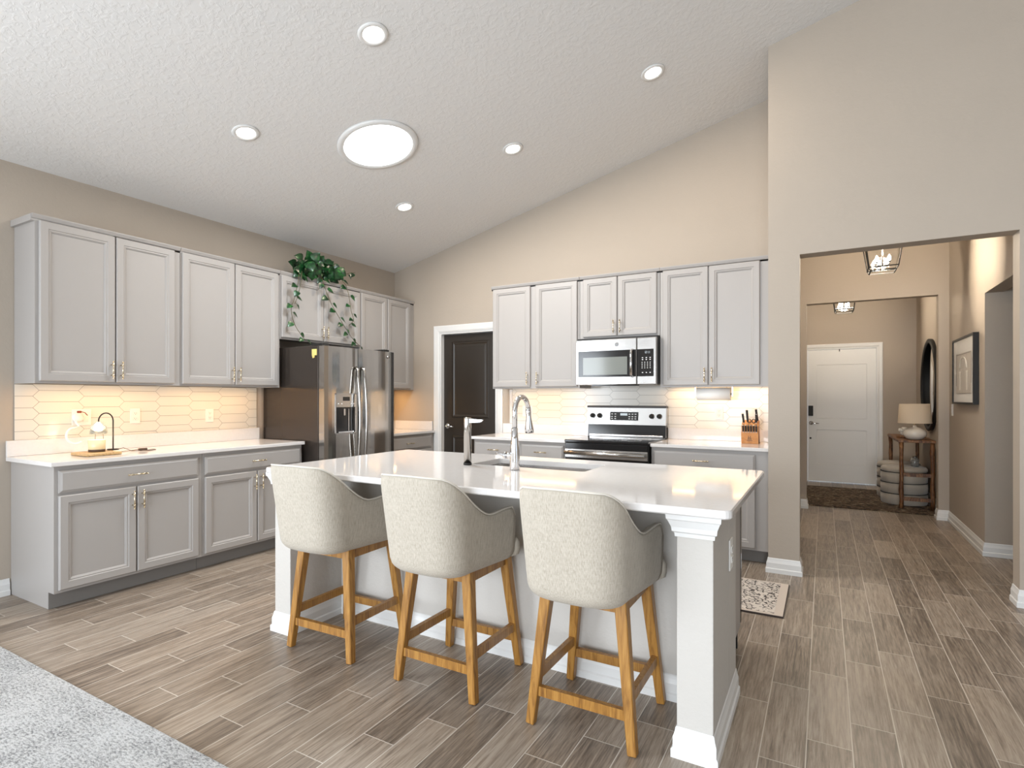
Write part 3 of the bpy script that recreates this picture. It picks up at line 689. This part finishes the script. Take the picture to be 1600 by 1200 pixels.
# island cabinets on the cooking side (face +y) : x runs backwards after 180 turn
def icab(label,xr,w,drawer=True,sink=False):
    t=thing('island_cabinet',label,'cabinet',(xr,-2.6785,0),PI)
    d=.515; b=B()
    b.box(.0015,.018,-d,0,.105,.878); b.box(w-.018,w-.0015,-d,0,.105,.878); b.box(.018,w-.018,-d,0,.105,.123); b.box(.018,w-.018,-.012,0,.123,.878); b.box(.018,w-.018,-d,-d+.02,.845,.878); b.box(.0015,w-.0015,-d+.075,-.002,.001,.104)
    obj('body',b,'cab',t)
    for a,c,s in((.01,w/2-.002,'rt'),(w/2+.002,w-.01,'lt')):
        b=B(); b.panel(a,c,.123,.69,DP,-d-.001); dr=obj('door',b,'cab',t); handle(dr,c-.026 if s=='rt' else a+.026,.60,False,-d-.021)
    b=B(); b.panel(.01,w-.01,.705,.84,DR,-d-.001); dr=obj('drawer',b,'cab',t)
    handle(dr,w/2,.772,True,-d-.021)
icab('grey cabinet under the sink on the cooking side of the island',3.645,.87)
icab('grey cabinet at the refrigerator end of the cooking side of the island',2.772,.70)
dw=thing('dishwasher','black fronted dishwasher at the hall end of the island, cooking side','dishwasher',(4.275,-2.6785,0),PI)
b=B(); b.box(.002,.62,-.50,-.002,.10,.872,.003); obj('tub',b,'cab',dw)
b=B(); b.box(.0,.622,-.545,-.502,.115,.872,.004); obj('door',b,'black',dw)
b=B(); b.box(.01,.61,-.46,-.45,.001,.099); obj('toe_kick',b,'blackm',dw)
b=B(); b.tube([(.06,-.545,.80),(.06,-.575,.80),(.56,-.575,.80),(.56,-.545,.80)],.010,8); obj('handle',b,'steelh',dw)
# faucet
fa=thing('kitchen_faucet','tall chrome gooseneck pull-down faucet on the island','faucet',(3.232,-2.725,IT))
b=B(); b.lathe([(.026,0.0005),(.027,.006),(.027,.05),(.0245,.10),(.0245,.11),(.019,.16),(.0165,.22)],seg=24)
P=[(0,0,.20),(0,0,.30)]
for i in range(13):
    a=PI*i/12*.92; P.append((0,.078-.078*math.cos(a),.30+.085*math.sin(a)))
b.tube(P,.0135,14); obj('spout',b,'chrome',fa)
e_=Vector(P[-1]); dn=Vector((0,.10,-1)).normalized()
b=B(); b.tube([e_-dn*.004,e_+dn*.02,e_+dn*.05,e_+dn*.11,e_+dn*.135],[.0145,.0155,.0145,.024,.024],16); obj('spray_head',b,'chrome',fa)
b=B(); b.tube([(-.018,0,.075),(-.055,0,.075)],.014,12); b.tube([(-.052,0,.075),(-.062,0,.075)],[.021,.018],14); b.tube([(-.060,.0,.075),(-.075,-.02,.082),(-.082,-.05,.088)],[.010,.008,.006],10); obj('lever',b,'chrome',fa)
sp=thing('soap_dispenser','tall brushed metal cylinder dispenser with side spout on the island','soap dispenser',(2.892,-2.665,IT))
b=B(); b.lathe([(.0001,.0005),(.0235,.0005),(.0235,.012)],seg=24); obj('base_ring',b,'blackm',sp)
b=B(); b.lathe([(.0215,.0125),(.0215,.262),(.0205,.268),(.0001,.269)],seg=24); obj('cylinder',b,'steel',sp)
b=B(); b.hexa([(.012,-.010,.240),(.088,-.007,.243),(.088,.007,.243),(.012,.010,.240)],[(.012,-.010,.261),(.104,-.007,.257),(.104,.007,.257),(.012,.010,.261)]); obj('spout',b,'chrome',sp)

# ------------------------------------------------------------------ bar stools
def smooth(t): t=max(0,min(1,t)); return t*t*(3-2*t)
def make_stool():
    t=thing('bar_stool','','bar stool',(0,0,0),0)
    # plan curve (right arm front -> back -> left arm front)
    hw=.208; ya=.105; yc=-.195; bk=.160; pts=[]
    N1,N2=5,22
    fl=lambda u:hw+.038*(1-u)**1.0
    for i in range(N1): pts.append((fl(i/N1),ya+(yc-ya)*i/N1))
    n=3.1
    for i in range(N2+1):
        a=PI*i/N2; c,s_=math.cos(a),math.sin(a)
        pts.append((math.copysign(hw*abs(c)**(2/n),c),yc-bk*abs(s_)**(2/n)))
    for i in range(1,N1+1): pts.append((-fl(1-i/N1),yc+(ya-yc)*i/N1))
    # resample evenly
    seg=[0]
    for p,q in zip(pts,pts[1:]): seg.append(seg[-1]+math.dist(p,q))
    Lt=seg[-1]; K=44; C=[]
    for k in range(K+1):
        s_=Lt*k/K
        j=max(i for i in range(len(seg)) if seg[i]<=s_+1e-9); j=min(j,len(pts)-2)
        f=(s_-seg[j])/(seg[j+1]-seg[j]); C.append((pts[j][0]+(pts[j+1][0]-pts[j][0])*f,pts[j][1]+(pts[j+1][1]-pts[j][1])*f,s_-Lt/2))
    z0=.535
    def top(s_):
        a=abs(s_)
        h=.968-.008*min(1,a/.2)**2
        h=h-(h-.776)*smooth((a-.160)/.275)
        h+=.010*smooth((a-.44)/.12)
        endd=Lt/2-a
        if endd<.03: h-=.045*(1-math.sqrt(max(0,1-((.03-endd)/.03)**2)))
        return h
    def P(k,zz,off):
        x,y,s_=C[k]; i0,i1=max(k-1,0),min(k+1,K)
        dx,dy=C[i1][0]-C[i0][0],C[i1][1]-C[i0][1]; l=math.hypot(dx,dy); nx,ny=-dy/l,dx/l   # check outward below
        if nx*x+ny*(y+.05)<0: nx,ny=-nx,-ny
        v=(zz-z0)
        sc=1-.20*(1-math.sqrt(max(0,1-(1-min(1,max(0,v)/.055))**2)))
        sc*=.945+.055*min(1,max(0,v)/.35)
        rec=-.11*max(0,v-.02)*smooth((-y-.0)/.30)
        X,Yy=x*sc-nx*off*1,(y+.06)*sc-.06-ny*off+rec
        return (X,Yy,zz)
    b=B(); R=[]
    for k in range(K+1):
        tp=top(C[k][2]); ring=[]
        for f in(0,.008,.02,.045,.08,.13,.22,.36,.52,.68,.84,.95): ring.append(P(k,z0+(tp-z0)*f,0))
        ring.append(P(k,tp-.006,.003)); ring.append(P(k,tp,.014)); ring.append(P(k,tp,.028)); ring.append(P(k,tp-.008,.040))
        for f in(.88,.7,.5,.3,.16): ring.append(P(k,z0+(tp-z0)*f,.044))
        R.append([b.bm.verts.new(p) for p in ring])
    m=len(R[0])
    for A,Cc in zip(R,R[1:]):
        for i in range(m-1):
            f=b.bm.faces.new((A[i],A[i+1],Cc[i+1],Cc[i])); f.smooth=True
    for r in(R[0],R[-1]): 
        f=b.bm.faces.new(r); f.smooth=True
    # underside
    b.bm.faces.new([r[0] for r in R]); 
    obj('shell_back',b,'linen',t,label='curved upholstered wraparound back')
    b=B(); b.tube([P(k,top(C[k][2])+.001,.006) for k in range(0,K+1)],.0042,6); obj('piping',b,'piping',t)
    # seat cushion
    b=B(); plan=[]
    for i in range(40):
        a=2*PI*i/40; c,s_=math.cos(a),math.sin(a); w=.172+.105*smooth((s_-.22)/.34)
        x=math.copysign(w*abs(c)**(2/3.6),c); y=-.055+math.copysign(.245*abs(s_)**(2/3.6),s_); plan.append((x,y))
    L=[]
    for i,zz in((.02,.548),(.004,.556),(0,.575),(0,.610),(.006,.628),(.022,.640),(.06,.648),(.12,.651)):
        L.append([(x*(1-i/.21),(y+.055)*(1-i/.25)-.055,zz) for x,y in plan])
    b.loops(L,smooth=True); obj('seat',b,'linen',t)
    # wooden frame
    tops={}
    for sx in(-1,1):
        for sy in(-1,1):
            bot=Vector((sx*.207,.0+(-.207 if sy<0 else .192),0.002)); tp=Vector((sx*.150,-.165 if sy<0 else .150,.545))
            b=B(); b.bar(bot,tp,.034,.046,.034,.046,up=(0,1,0)); bmesh.ops.bevel(b.bm,geom=b.bm.edges[:],offset=.003,segments=1,affect='EDGES')
            obj('leg',b,'oak',t); tops[(sx,sy)]=(bot,tp)
    def at(sx,sy,zz): a,c=tops[(sx,sy)]; return a+(c-a)*((zz-a.z)/(c.z-a.z))
    def rung(p,q,h=.038,w=.022): b=B(); b.bar(p,q,w,w,h,h); obj('stretcher',b,'oak',t)
    rung(at(-1,-1,.135),at(1,-1,.135)); rung(at(-1,1,.135),at(1,1,.135))
    for sx in(-1,1): rung(at(sx,-1,.190),at(sx,1,.190))
    b=B()
    for p,q in(((-1,-1),(1,-1)),((-1,1),(1,1)),((-1,-1),(-1,1)),((1,-1),(1,1))): b.bar(at(*p,.515),at(*q,.515),.024,.024,.045,.045)
    b.box(-.11,.11,-.12,.10,.530,.547); obj('apron',b,'oak',t)
    return t
GS='upholstered bar stools along the island'
st=make_stool(); st.location=(3.846,-3.115,0); st['label']='beige linen bar stool nearest the right end pier of the island'
dup(st,(3.160,-3.115,0),'beige linen bar stool in the middle of the three at the island')
dup(st,(2.440,-3.120,0),'beige linen bar stool nearest the left end pier of the island',rz=.03)
for o in bpy.data.objects:
    if o.name.startswith('bar_stool'): o['group']=GS

# ------------------------------------------------------------------ mats and rugs
t=thing('kitchen_mat','cream kitchen mat with dark scroll print beside the range','mat',(0,0,0))
b=B(); b.box(3.25,4.448,-1.685,-1.040,.001,.0105,.002); obj('backing',b,'matbind',t)
b=B(); b.box(3.253,4.443,-1.680,-1.045,.0107,.0118); obj('border',b,'matedge',t)
b=B(); b.box(3.285,4.395,-1.655,-1.068,.0119,.0128); obj('printed_field',b,'mat',t)
b=B(); b.box(.45,3.4,-6.9,-4.09,.0008,.016,.004); o=obj('area_rug',b,'rug'); tag(o,'large pale grey flecked area rug in the lower left corner','rug')
t=thing('foyer_rug','dark brown patterned rug lying in front of the white front door','rug')
b=B(); b.box(4.44,5.74,2.24,3.90,.001,.009,.002); obj('pile',b,'frug',t)

# ------------------------------------------------------------------ pothos on top of the cabinets
random.seed(5)
def leaf_mesh(b,base,dirv,nrm,L,Wd):
    d=Vector(dirv).normalized(); n=Vector(nrm); s_=d.cross(n).normalized(); n=s_.cross(d).normalized(); base=Vector(base)
    prof=[(0,.0),(.04,.30),(.16,.47),(.34,.5),(.55,.42),(.75,.26),(.90,.10),(1,0)]
    rows=[]
    for u,w in prof:
        c=base+d*(u*L)-n*(.20*L*u*u); rows.append((c,w*Wd))
    cv=[b.bm.verts.new(c) for c,w in rows]; lv=[];rv=[]
    for c,w in rows[1:-1]:
        lv.append(b.bm.verts.new(c+s_*w+n*w*.25)); rv.append(b.bm.verts.new(c-s_*w+n*w*.25))
    for side in(lv,rv):
        b.bm.faces.new((cv[0],cv[1],side[0])); 
        for i in range(len(side)-1): f=b.bm.faces.new((cv[i+1],cv[i+2],side[i+1],side[i])); f.smooth=True
        b.bm.faces.new((cv[-2],cv[-1],side[-1]))
pl=thing('potted_pothos','green pothos on top of the cabinets with vines trailing over the doors','plant',(.20,-1.42,UH1+.012))
b=B(); b.lathe([(.0001,.0),(.062,.0),(.082,.125),(.086,.128),(.080,.131),(.074,.118),(.0001,.116)],seg=24); obj('pot',b,'pot',pl)
b=B(); b.lathe([(.0001,.121),(.073,.119)],seg=24); obj('soil',b,'soil',pl)
bl=B(); bs=B()
for i in range(74):
    yy=random.uniform(-.25,.22); hh=random.uniform(-.02,.165)*(1-(yy/.42)**2)+.03; xx=random.uniform(.0,.20)
    p=Vector((xx,yy,max(.035,hh+.03)))
    d=Vector((random.uniform(.0,.5),random.uniform(-1,1)+yy*1.5,random.uniform(-.75,.75)))
    s=random.uniform(.065,.112); leaf_mesh(bl,p,d,(1,random.uniform(-.9,.1),random.uniform(-.2,.6)),s,s*.95)
    bs.tube([(0,0,.12),((p.x)*.5,p.y*.5,max(p.z,.13)*.8+.05),tuple(p)],.0018,5)
obj('foliage',bl,'leaf',pl); obj('stems',bs,'stem',pl)
def vine(path,leaves,seed):
    # path in world coords on x ~ .36
    random.seed(seed); o=Vector((.20,-1.42,UH1+.012))
    P=[Vector(p)-o for p in path]; Q=[]
    for i in range(len(P)-1):
        p0,p1,p2,p3=P[max(i-1,0)],P[i],P[i+1],P[min(i+2,len(P)-1)]
        for k in range(6):
            u=k/6; Q.append(.5*((2*p1)+(-p0+p2)*u+(2*p0-5*p1+4*p2-p3)*u*u+(-p0+3*p1-3*p2+p3)*u**3))
    Q.append(P[-1]); b=B(); b.tube([tuple(q) for q in Q],.0026,6); v=obj('vine',b,'stem',pl)
    b=B()
    for i in range(leaves):
        f=.12+.86*i/max(1,leaves-1); q=Q[int(f*(len(Q)-1))]; sgn=1 if i%2 else -1
        d=Vector((random.uniform(.05,.3),sgn*random.uniform(.5,1),random.uniform(-.7,.15))); base=q+d.normalized()*.022
        b.tube([tuple(q),tuple(base+Vector((0.004,0,.006))),tuple(base)],.0014,4)
        s=random.uniform(.062,.088)*(1.05-.3*f); leaf_mesh(b,base,d+Vector((0,0,-.25)),(1,random.uniform(-.4,.4),.8),s,s*.85)
    obj('leaves',b,'leaf',v)
zf=UH1+.05
vine([(.25,-1.60,zf),(.35,-1.72,zf+.0),(.375,-1.76,2.36),(.372,-1.80,2.20),(.370,-1.83,2.10),(.370,-1.79,1.97),(.372,-1.70,1.86),(.372,-1.67,1.84)],10,3)
vine([(.25,-1.60,zf),(.36,-1.70,zf+.01),(.385,-1.73,2.38),(.380,-1.76,2.25),(.382,-1.80,2.16)],4,8)
vine([(.28,-1.40,zf),(.36,-1.46,zf-.01),(.380,-1.45,2.38),(.376,-1.36,2.23),(.372,-1.25,2.10),(.370,-1.16,2.00),(.370,-1.06,1.90),(.372,-.96,1.835)],14,4)
vine([(.28,-1.28,zf+.02),(.37,-1.25,zf+.02),(.390,-1.18,2.44),(.385,-1.13,2.33),(.380,-1.10,2.20),(.376,-1.06,2.10),(.374,-1.12,2.04)],8,6)
vine([(.28,-1.30,zf+.04),(.34,-1.12,zf+.10),(.36,-1.02,zf+.13)],3,7)

# ------------------------------------------------------------------ things on the left counter
b=B(); b.box(.255,.475,-3.50,-3.29,CT+.0008,CT+.020,.005)
tag(obj('wooden_board',b,'board'),'pale wooden board under the candle jar on the left counter','board')
b=B(); b.box(.40,.455,-3.385,-3.215,CT+.0215-.0205,CT+.001,.0) if False else None
cj=thing('candle_jar','glass candle jar with amber wax on the wooden board','candle',(.345,-3.385,CT+.021))
b=B(); b.lathe([(.044,.004),(.047,.006),(.050,.080),(.048,.080),(.0455,.012),(.0001,.010)],seg=28); obj('jar',b,'frost',cj)
b=B(); b.lathe([(.0001,.013),(.0445,.013),(.046,.055),(.0001,.055)],seg=28); obj('wax',b,'wax',cj)
b=B(); b.lathe([(.0001,.0),(.047,.0),(.0485,.012),(.0480,.016)],seg=28); obj('label_band',b,'cord',cj)
wl=thing('candle_warmer_lamp','small lit candle warmer lamp with arched metal stem on the left counter','lamp',(.345,-3.33,CT+.021))
b=B(); P=[(-.035,.060,0.0),(-.035,.060,.10),(-.035,.060,.205)]
for i in range(1,11):
    w=(1-math.cos(PI*i/10))/2; P.append((-.035+.035*w,.060-.105*w,.205+.055*math.sin(PI*i/10)))
P.append((0,-.045,.20)); b.tube(P,.0045,8); obj('arched_stem',b,'bronze',wl)
b=B(); b.lathe([(.0001,0),(.035,0),(.035,.008),(.0001,.009)],(-.035,.060,0),20); obj('base',b,'bronze',wl)
b=B(); b.lathe([(.012,.205),(.022,.195),(.045,.165),(.052,.120),(.050,.120),(.042,.163),(.018,.192),(.010,.203)],(0,-.045,0),28,cap=False); obj('glass_shade',b,'glass',wl)
b=B(); b.lathe([(.0001,.133),(.020,.140),(.026,.158),(.018,.178),(.008,.190),(.0001,.192)],(0,-.045,0),20); obj('bulb',b,'e_warm',wl,label='glowing warm bulb')
b=B()
for s in(-.02,.026): b.tube([(.004,-.045+s,.120),(.004,-.045+s*1.05,.082)],.0016,6)
obj('wire_guard',b,'bronze',wl)
cd=thing('power_cord','dark lamp cord with inline dimmer lying on the left counter','cord',(0,0,CT))
b=B(); b.tube([(.27,-3.27,.012),(.30,-3.20,.030),(.33,-3.16,.006),(.36,-3.10,.004),(.33,-3.04,.004),(.29,-2.99,.004),(.34,-3.0,.004),(.38,-3.06,.004),(.36,-3.12,.004)],.0022,6); b.tube([(.30,-3.22,.004),(.27,-3.12,.004),(.22,-3.06,.004),(.20,-2.99,.004)],.0020,6); obj('cable',b,'cord',cd)
b=B(); b.box(.33,.356,-3.12,-3.065,.006,.021,.004); obj('dimmer_switch',b,'cord',cd)
wc=thing('white_cord','white coiled cord and plug hanging from the switch plate behind the lamp','cord',(0,0,0))
P=[]
for i in range(22):
    a=math.radians(110+i*9.5); P.append((.07,-3.395+.055*math.cos(a),1.075+.05+.058*math.sin(a)-.10))
b=B(); b.tube([(.03,-3.37,1.14),(.05,-3.385,1.115),(.06,-3.37,1.085)]+P[1:],.0075,8); obj('cable',b,'white',wc)
b=B(); b.lathe([(.0001,.0),(.030,.0),(.034,.010),(.034,.020),(.026,.028),(.0001,.029)],(.018,-3.365,1.150),20,'x'); obj('plug',b,'white',wc)
b=B(); b.box(.06,.078,-3.385,-3.360,1.182,1.198,.004); b.tube([(.068,-3.362,1.192),(.085,-3.345,1.185),(.10,-3.335,1.165)],.003,6); obj('red_tip',b,flat('red_brown_plastic',(.20,.03,.015),.4),wc,label='dark red plug tip')
pt=bpy.data.lights.new('warmer_glow','POINT'); pt.energy=1.2; pt.color=(1,.7,.35); pt.shadow_soft_size=.03
o=bpy.data.objects.new('warmer_glow',pt); COL.objects.link(o); o.location=(.345,-3.375,CT+.118)

# ------------------------------------------------------------------ knife block
kb=thing('knife_block','orange-brown wooden knife block with dark handled knives at the counter end','knife block',(4.112,-.215,CT),0)
b=B(); b.hexa([(-.066,-.05,.001),(.066,-.05,.001),(.066,.055,.001),(-.066,.055,.001)],[(-.066,-.062,.092),(.066,-.062,.092),(.066,-.02,.105),(-.066,-.02,.105)]); 
b.hexa([(-.066,-.02,.001),(.066,-.02,.001),(.066,.085,.001),(-.066,.085,.001)],[(-.066,-.045,.150),(.066,-.045,.150),(.066,.045,.195),(-.066,.045,.195)]); obj('block',b,'blockwood',kb)
b=B(); # engraved figure mark and text line
for x,zz,w,h in((-.010,.062,.006,.006),(.006,.062,.006,.006),(-.010,.050,.004,.012),(.006,.050,.004,.012),(-.014,.040,.004,.010),(-.006,.040,.004,.010),(.003,.040,.004,.010),(.011,.040,.004,.010),(-.002,.053,.010,.003),(-.002,.028,.045,.003)):
    y=-.0512-.012*(zz/.091)-.0005; b.box(x-w/2,x+w/2,y-.0006,y+.0006,zz-h/2,zz+h/2)
obj('engraved_mark',b,'cord',kb)
def knife(x,y,zz,ln,w=.012,ring=False,tilt=-.28,rx=0):
    b=B(); d=Vector((rx,tilt,1)).normalized(); p=Vector((x,y,zz))
    b.bar(p,p+d*ln,w*.9,w,.016,.018,up=(0,1,0)); o=obj('knife',b,'blackm',kb)
    b=B(); b.bar(p-d*.012,p,w*.8,w*.8,.014,.014,up=(0,1,0)); b.bar(p+d*ln,p+d*(ln+.004),w,w,.018,.018,up=(0,1,0))
    for f in(.3,.55,.8): 
        q=p+d*ln*f; b.tube([q-Vector((w*.52,0,0)),q+Vector((w*.52,0,0))],.0025,6)
    obj('bolster',b,'chrome',o)
for i in range(6): knife(-.052+i*.0205,-.043,.104,.052,.011)
knife(-.052,.0,.178,.075,.016,rx=-.10); knife(-.022,.01,.184,.10,.017,rx=-.05); knife(.045,.0,.180,.070,.014,rx=.0); knife(.052,.03,.192,.10,.017,rx=-.10)
b=B()
for s in(-.008,.026):
    P=[(s+.013*math.cos(a*PI/6),-.012,.190+.016*math.sin(a*PI/6)) for a in range(12)]; b.tube(P,.004,6,closed=True)
obj('scissor_loops',b,'blackm',kb)

# ------------------------------------------------------------------ hall and foyer furnishings
def lantern(label,x,y,zb,wb,wt,h,lit):
    t=thing('lantern_ceiling_light',label,'ceiling light',(x,y,zb))
    b=B(); r=.0055; a,c=wb/2,wt/2; zm=.028
    lo=[(-a*.86,-a*.86,0),(a*.86,-a*.86,0),(a*.86,a*.86,0),(-a*.86,a*.86,0)]; mid=[(-a,-a,zm),(a,-a,zm),(a,a,zm),(-a,a,zm)]; hi=[(-c,-c,h),(c,-c,h),(c,c,h),(-c,c,h)]
    for Lp in(lo,mid,hi):
        for i in range(4): b.bar(Lp[i],Lp[(i+1)%4],r*1.5)
    for i in range(4): b.bar(lo[i],mid[i],r*1.5); b.bar(mid[i],hi[i],r*1.5)
    obj('cage',b,'blackm',t)
    b=B(); b.box(-.06,.06,-.06,.06,HCZ-zb-.03,HCZ-zb-.001); b.tube([(0,0,.05),(0,0,HCZ-zb-.03)],.006,8); b.box(-c,c,-c,c,h,h+.006)
    for k in range(4):
        q=PI/4+k*PI/2; X_,Y_=math.cos(q)*wb*.30,math.sin(q)*wb*.30; b.tube([(0,0,.050),(X_,Y_,.050),(X_,Y_,.072)],.004,6)
        b.tube([(X_,Y_,.072),(X_,Y_,.080)],.012,8)
    obj('candelabra_arms',b,'bronze',t)
    for k in range(4):
        q=PI/4+k*PI/2; X_,Y_=math.cos(q)*wb*.30,math.sin(q)*wb*.30
        b=B(); b.lathe([(.0001,.080),(.008,.083),(.013,.10),(.009,.122),(.0001,.138)],(X_,Y_,0),12); obj('bulb',b,'e_bulb' if lit else 'glass',t,label='candle shaped bulb')
    b=B(); 
    for i in range(4):
        p,q=Vector(mid[i]),Vector(mid[(i+1)%4]); s_,u=Vector(hi[(i+1)%4]),Vector(hi[i]); k=.93
        f=[Vector((w.x*k,w.y*k,w.z)) for w in(p,q,s_,u)]; nn=(f[1]-f[0]).cross(f[3]-f[0]).normalized()
        b.poly(f,nn,.002)
    if lit: obj('glass_panels',b,'pane',t)
    return t
lantern('lit black lantern ceiling light in the hall, under the first archway',5.10,.55,2.397,.215,.30,.34,True)
lantern('small black lantern ceiling light in the foyer, above the front door rug',4.883,3.2,2.411,.215,.28,.30,True)
def point(name,loc,e,c,r=.08):
    d=bpy.data.lights.new(name,'POINT'); d.energy=e; d.color=c; d.shadow_soft_size=r; o=bpy.data.objects.new(name,d); COL.objects.link(o); o.location=loc
point('hall_lantern_glow',(5.10,.55,2.535),105,(1,.86,.68)); point('foyer_lantern_glow',(4.883,3.2,2.549),62,(1,.86,.68))
pc=thing('framed_print','black framed print of an arched doorway on the hall wall','picture',(HX,0,0))
y0,y1,z0,z1=.737,1.616,1.231,1.847
b=B(); w=.018
b.box(-.042,-.003,y0,y1,z0,z0+w); b.box(-.042,-.003,y0,y1,z1-w,z1); b.box(-.042,-.003,y0,y0+w,z0+w,z1-w); b.box(-.042,-.003,y1-w,y1,z0+w,z1-w); obj('frame',b,'blackm',pc)
b=B(); b.box(-.032,-.006,y0+w,y1-w,z0+w,z1-w); pp=obj('print',b,'artpaper',pc)
b=B(); b.box(-.0335,-.0322,.84,1.48,1.33,1.70); obj('image_area',b,'art',pp)
b=B()
for yy in(1.02,1.30): b.box(-.0346,-.0337,yy-.025,yy+.025,1.36,1.52); b.box(-.0346,-.0337,yy-.04,yy+.04,1.52,1.535)
P=[(-.0341,1.16+.14*math.cos(a*PI/12),1.56+.10*math.sin(a*PI/12)) for a in range(13)]; b.tube(P,.005,4); obj('pale_columns',b,'artlight',pp)
b=B(); b.box(-.0342,-.0337,.84,1.48,1.688,1.70); b.box(-.0342,-.0337,1.455,1.48,1.40,1.69); b.box(-.0342,-.0337,.84,.86,1.42,1.69); b.box(-.0342,-.0337,.84,1.48,1.325,1.333); obj('dark_lines',b,'artdark',pp)
mr=thing('round_mirror','large round black framed mirror on the foyer wall above the console table','mirror',(HX,3.13,1.446))
b=B(); b.lathe([(.510,-.001),(.560,-.001),(.562,-.036),(.545,-.044),(.520,-.042),(.510,-.03)],seg=64,axis='x',cap=False); 
b.loops
obj('frame',b,'blackm',mr)
b=B(); b.lathe([(.0001,-.012),(.512,-.012),(.512,-.004)],seg=64,axis='x'); obj('glass',b,'mirror',mr)
# console table
tb=thing('console_table','rustic dark-stained wooden console table against the foyer wall','table',(0,0,0))
tx0,tx1,ty0,ty1=5.40,5.755,2.50,3.76
random.seed(2)
b=B(); L=[]
for zz,i in((.772,.006),(.776,0),(.796,0),(.802,.005)):
    l=[]; random.seed(9)
    for k in range(13): l.append((tx0+i+random.uniform(-.008,.006),ty0+i+(ty1-ty0-2*i)*k/12,zz))
    for k in range(13): l.append((tx1-i+random.uniform(-.003,.003),ty1-i-(ty1-ty0-2*i)*k/12,zz))
    L.append(l)
b.loops(L); obj('tabletop',b,'rustic',tb)
for x in(tx0+.035,tx1-.03):
    for y in(ty0+.03,ty1-.04):
        b=B(); random.seed(int(x*100+y)); P=[]; rr=[]
        for k in range(8): P.append((x+random.uniform(-.004,.004),y+random.uniform(-.004,.004),.011 if k==0 else .110*k)); rr.append(.022+random.uniform(-.003,.003))
        b.tube(P,rr,8); obj('leg',b,'rustic',tb)
for y in(ty0+.03,ty1-.04):
    for zz in(.12,.40): b=B(); b.bar((tx0+.035,y,zz),(tx1-.03,y,zz),.03,.03,.04,.04); obj('stretcher',b,'rustic',tb)
# ottomans
def ottoman(x,y,label):
    t=thing('round_ottoman',label,'ottoman',(x,y,.0095),0,'round banded ottomans under the console table')
    R=.235
    prof=[(.0001,0),(R-.006,0)]
    for k in range(3):
        a,c=.003+k*.128,.003+(k+1)*.128-.006; prof+=[(R,a+.006),(R+.004,(a+c)/2),(R,c-.004),(R-.008,c)]
        prof+=[(R-.008,c+.006)]
    prof+=[(R,.398),(R+.002,.42),(R-.012,.44),(R-.05,.45),(.0001,.455)]
    b=B(); b.lathe(prof,seg=48); obj('upholstery',b,'velvet',t)
    b=B()
    for k in(1,2,3): b.lathe([(R-.004,.001+k*.128-.006),(R+.0035,.001+k*.128-.005),(R+.0035,.001+k*.128+.002),(R-.004,.001+k*.128+.003)],seg=48,cap=False)
    obj('dark_band',b,'blackm',t)
ottoman(5.500,2.95,'round beige banded ottoman under the near half of the console table')
ottoman(5.495,3.44,'round beige banded ottoman under the far half, nearer the front door')
# table lamp
tl=thing('table_lamp','white gourd table lamp with beige drum shade on the console table','lamp',(5.575,2.66,.8025))
b=B(); b.lathe([(.0001,0),(.055,0),(.085,.012),(.112,.045),(.116,.075),(.100,.110),(.060,.135),(.022,.146),(.018,.165),(.0001,.166)],seg=36); obj('ceramic_base',b,'ceramic',tl)
b=B(); b.tube([(0,0,.166),(0,0,.26)],.008,8); obj('stem',b,'gold',tl)
b=B(); b.lathe([(.165,.190),(.150,.415),(.147,.415),(.162,.190)],seg=48,cap=False); obj('lamp_shade',b,'shade',tl,label='beige fabric drum shade')
# flowers
fl=thing('flower_tray','cluster of cream flowers on a small tray beside the table lamp','flowers',(5.478,2.86,.8025))
b=B(); b.lathe([(.0001,0),(.062,0),(.068,.02),(.064,.02),(.058,.008),(.0001,.008)],seg=24); obj('tray',b,'rustic',fl)
b=B(); random.seed(4)
for i in range(12):
    a=random.uniform(0,2*PI); r=random.uniform(0,.045); c=(math.cos(a)*r,math.sin(a)*r,.035+random.uniform(0,.09)); q=random.uniform(.02,.03)
    b.lathe([(.0001,-q*.7),(q*.6,-q*.55),(q,0),(q*.85,q*.45),(q*.45,q*.5),(q*.3,q*.2),(.0001,q*.35)],c,10)
obj('blooms',b,'petal',fl)
gj=thing('glass_jar','small clear glass jar standing on the near ottoman','jar',(5.60,2.86,.4645))
b=B(); b.lathe([(.0001,0),(.038,0),(.042,.01),(.042,.085),(.030,.10),(.030,.11),(.027,.11),(.027,.098),(.038,.083),(.038,.006),(.0001,.005)],seg=24); obj('jar',b,'glass',gj)
b=B(); b.lathe([(.0001,.1105),(.032,.1105),(.032,.125),(.0001,.126)],seg=24); obj('lid',b,'steel',gj)
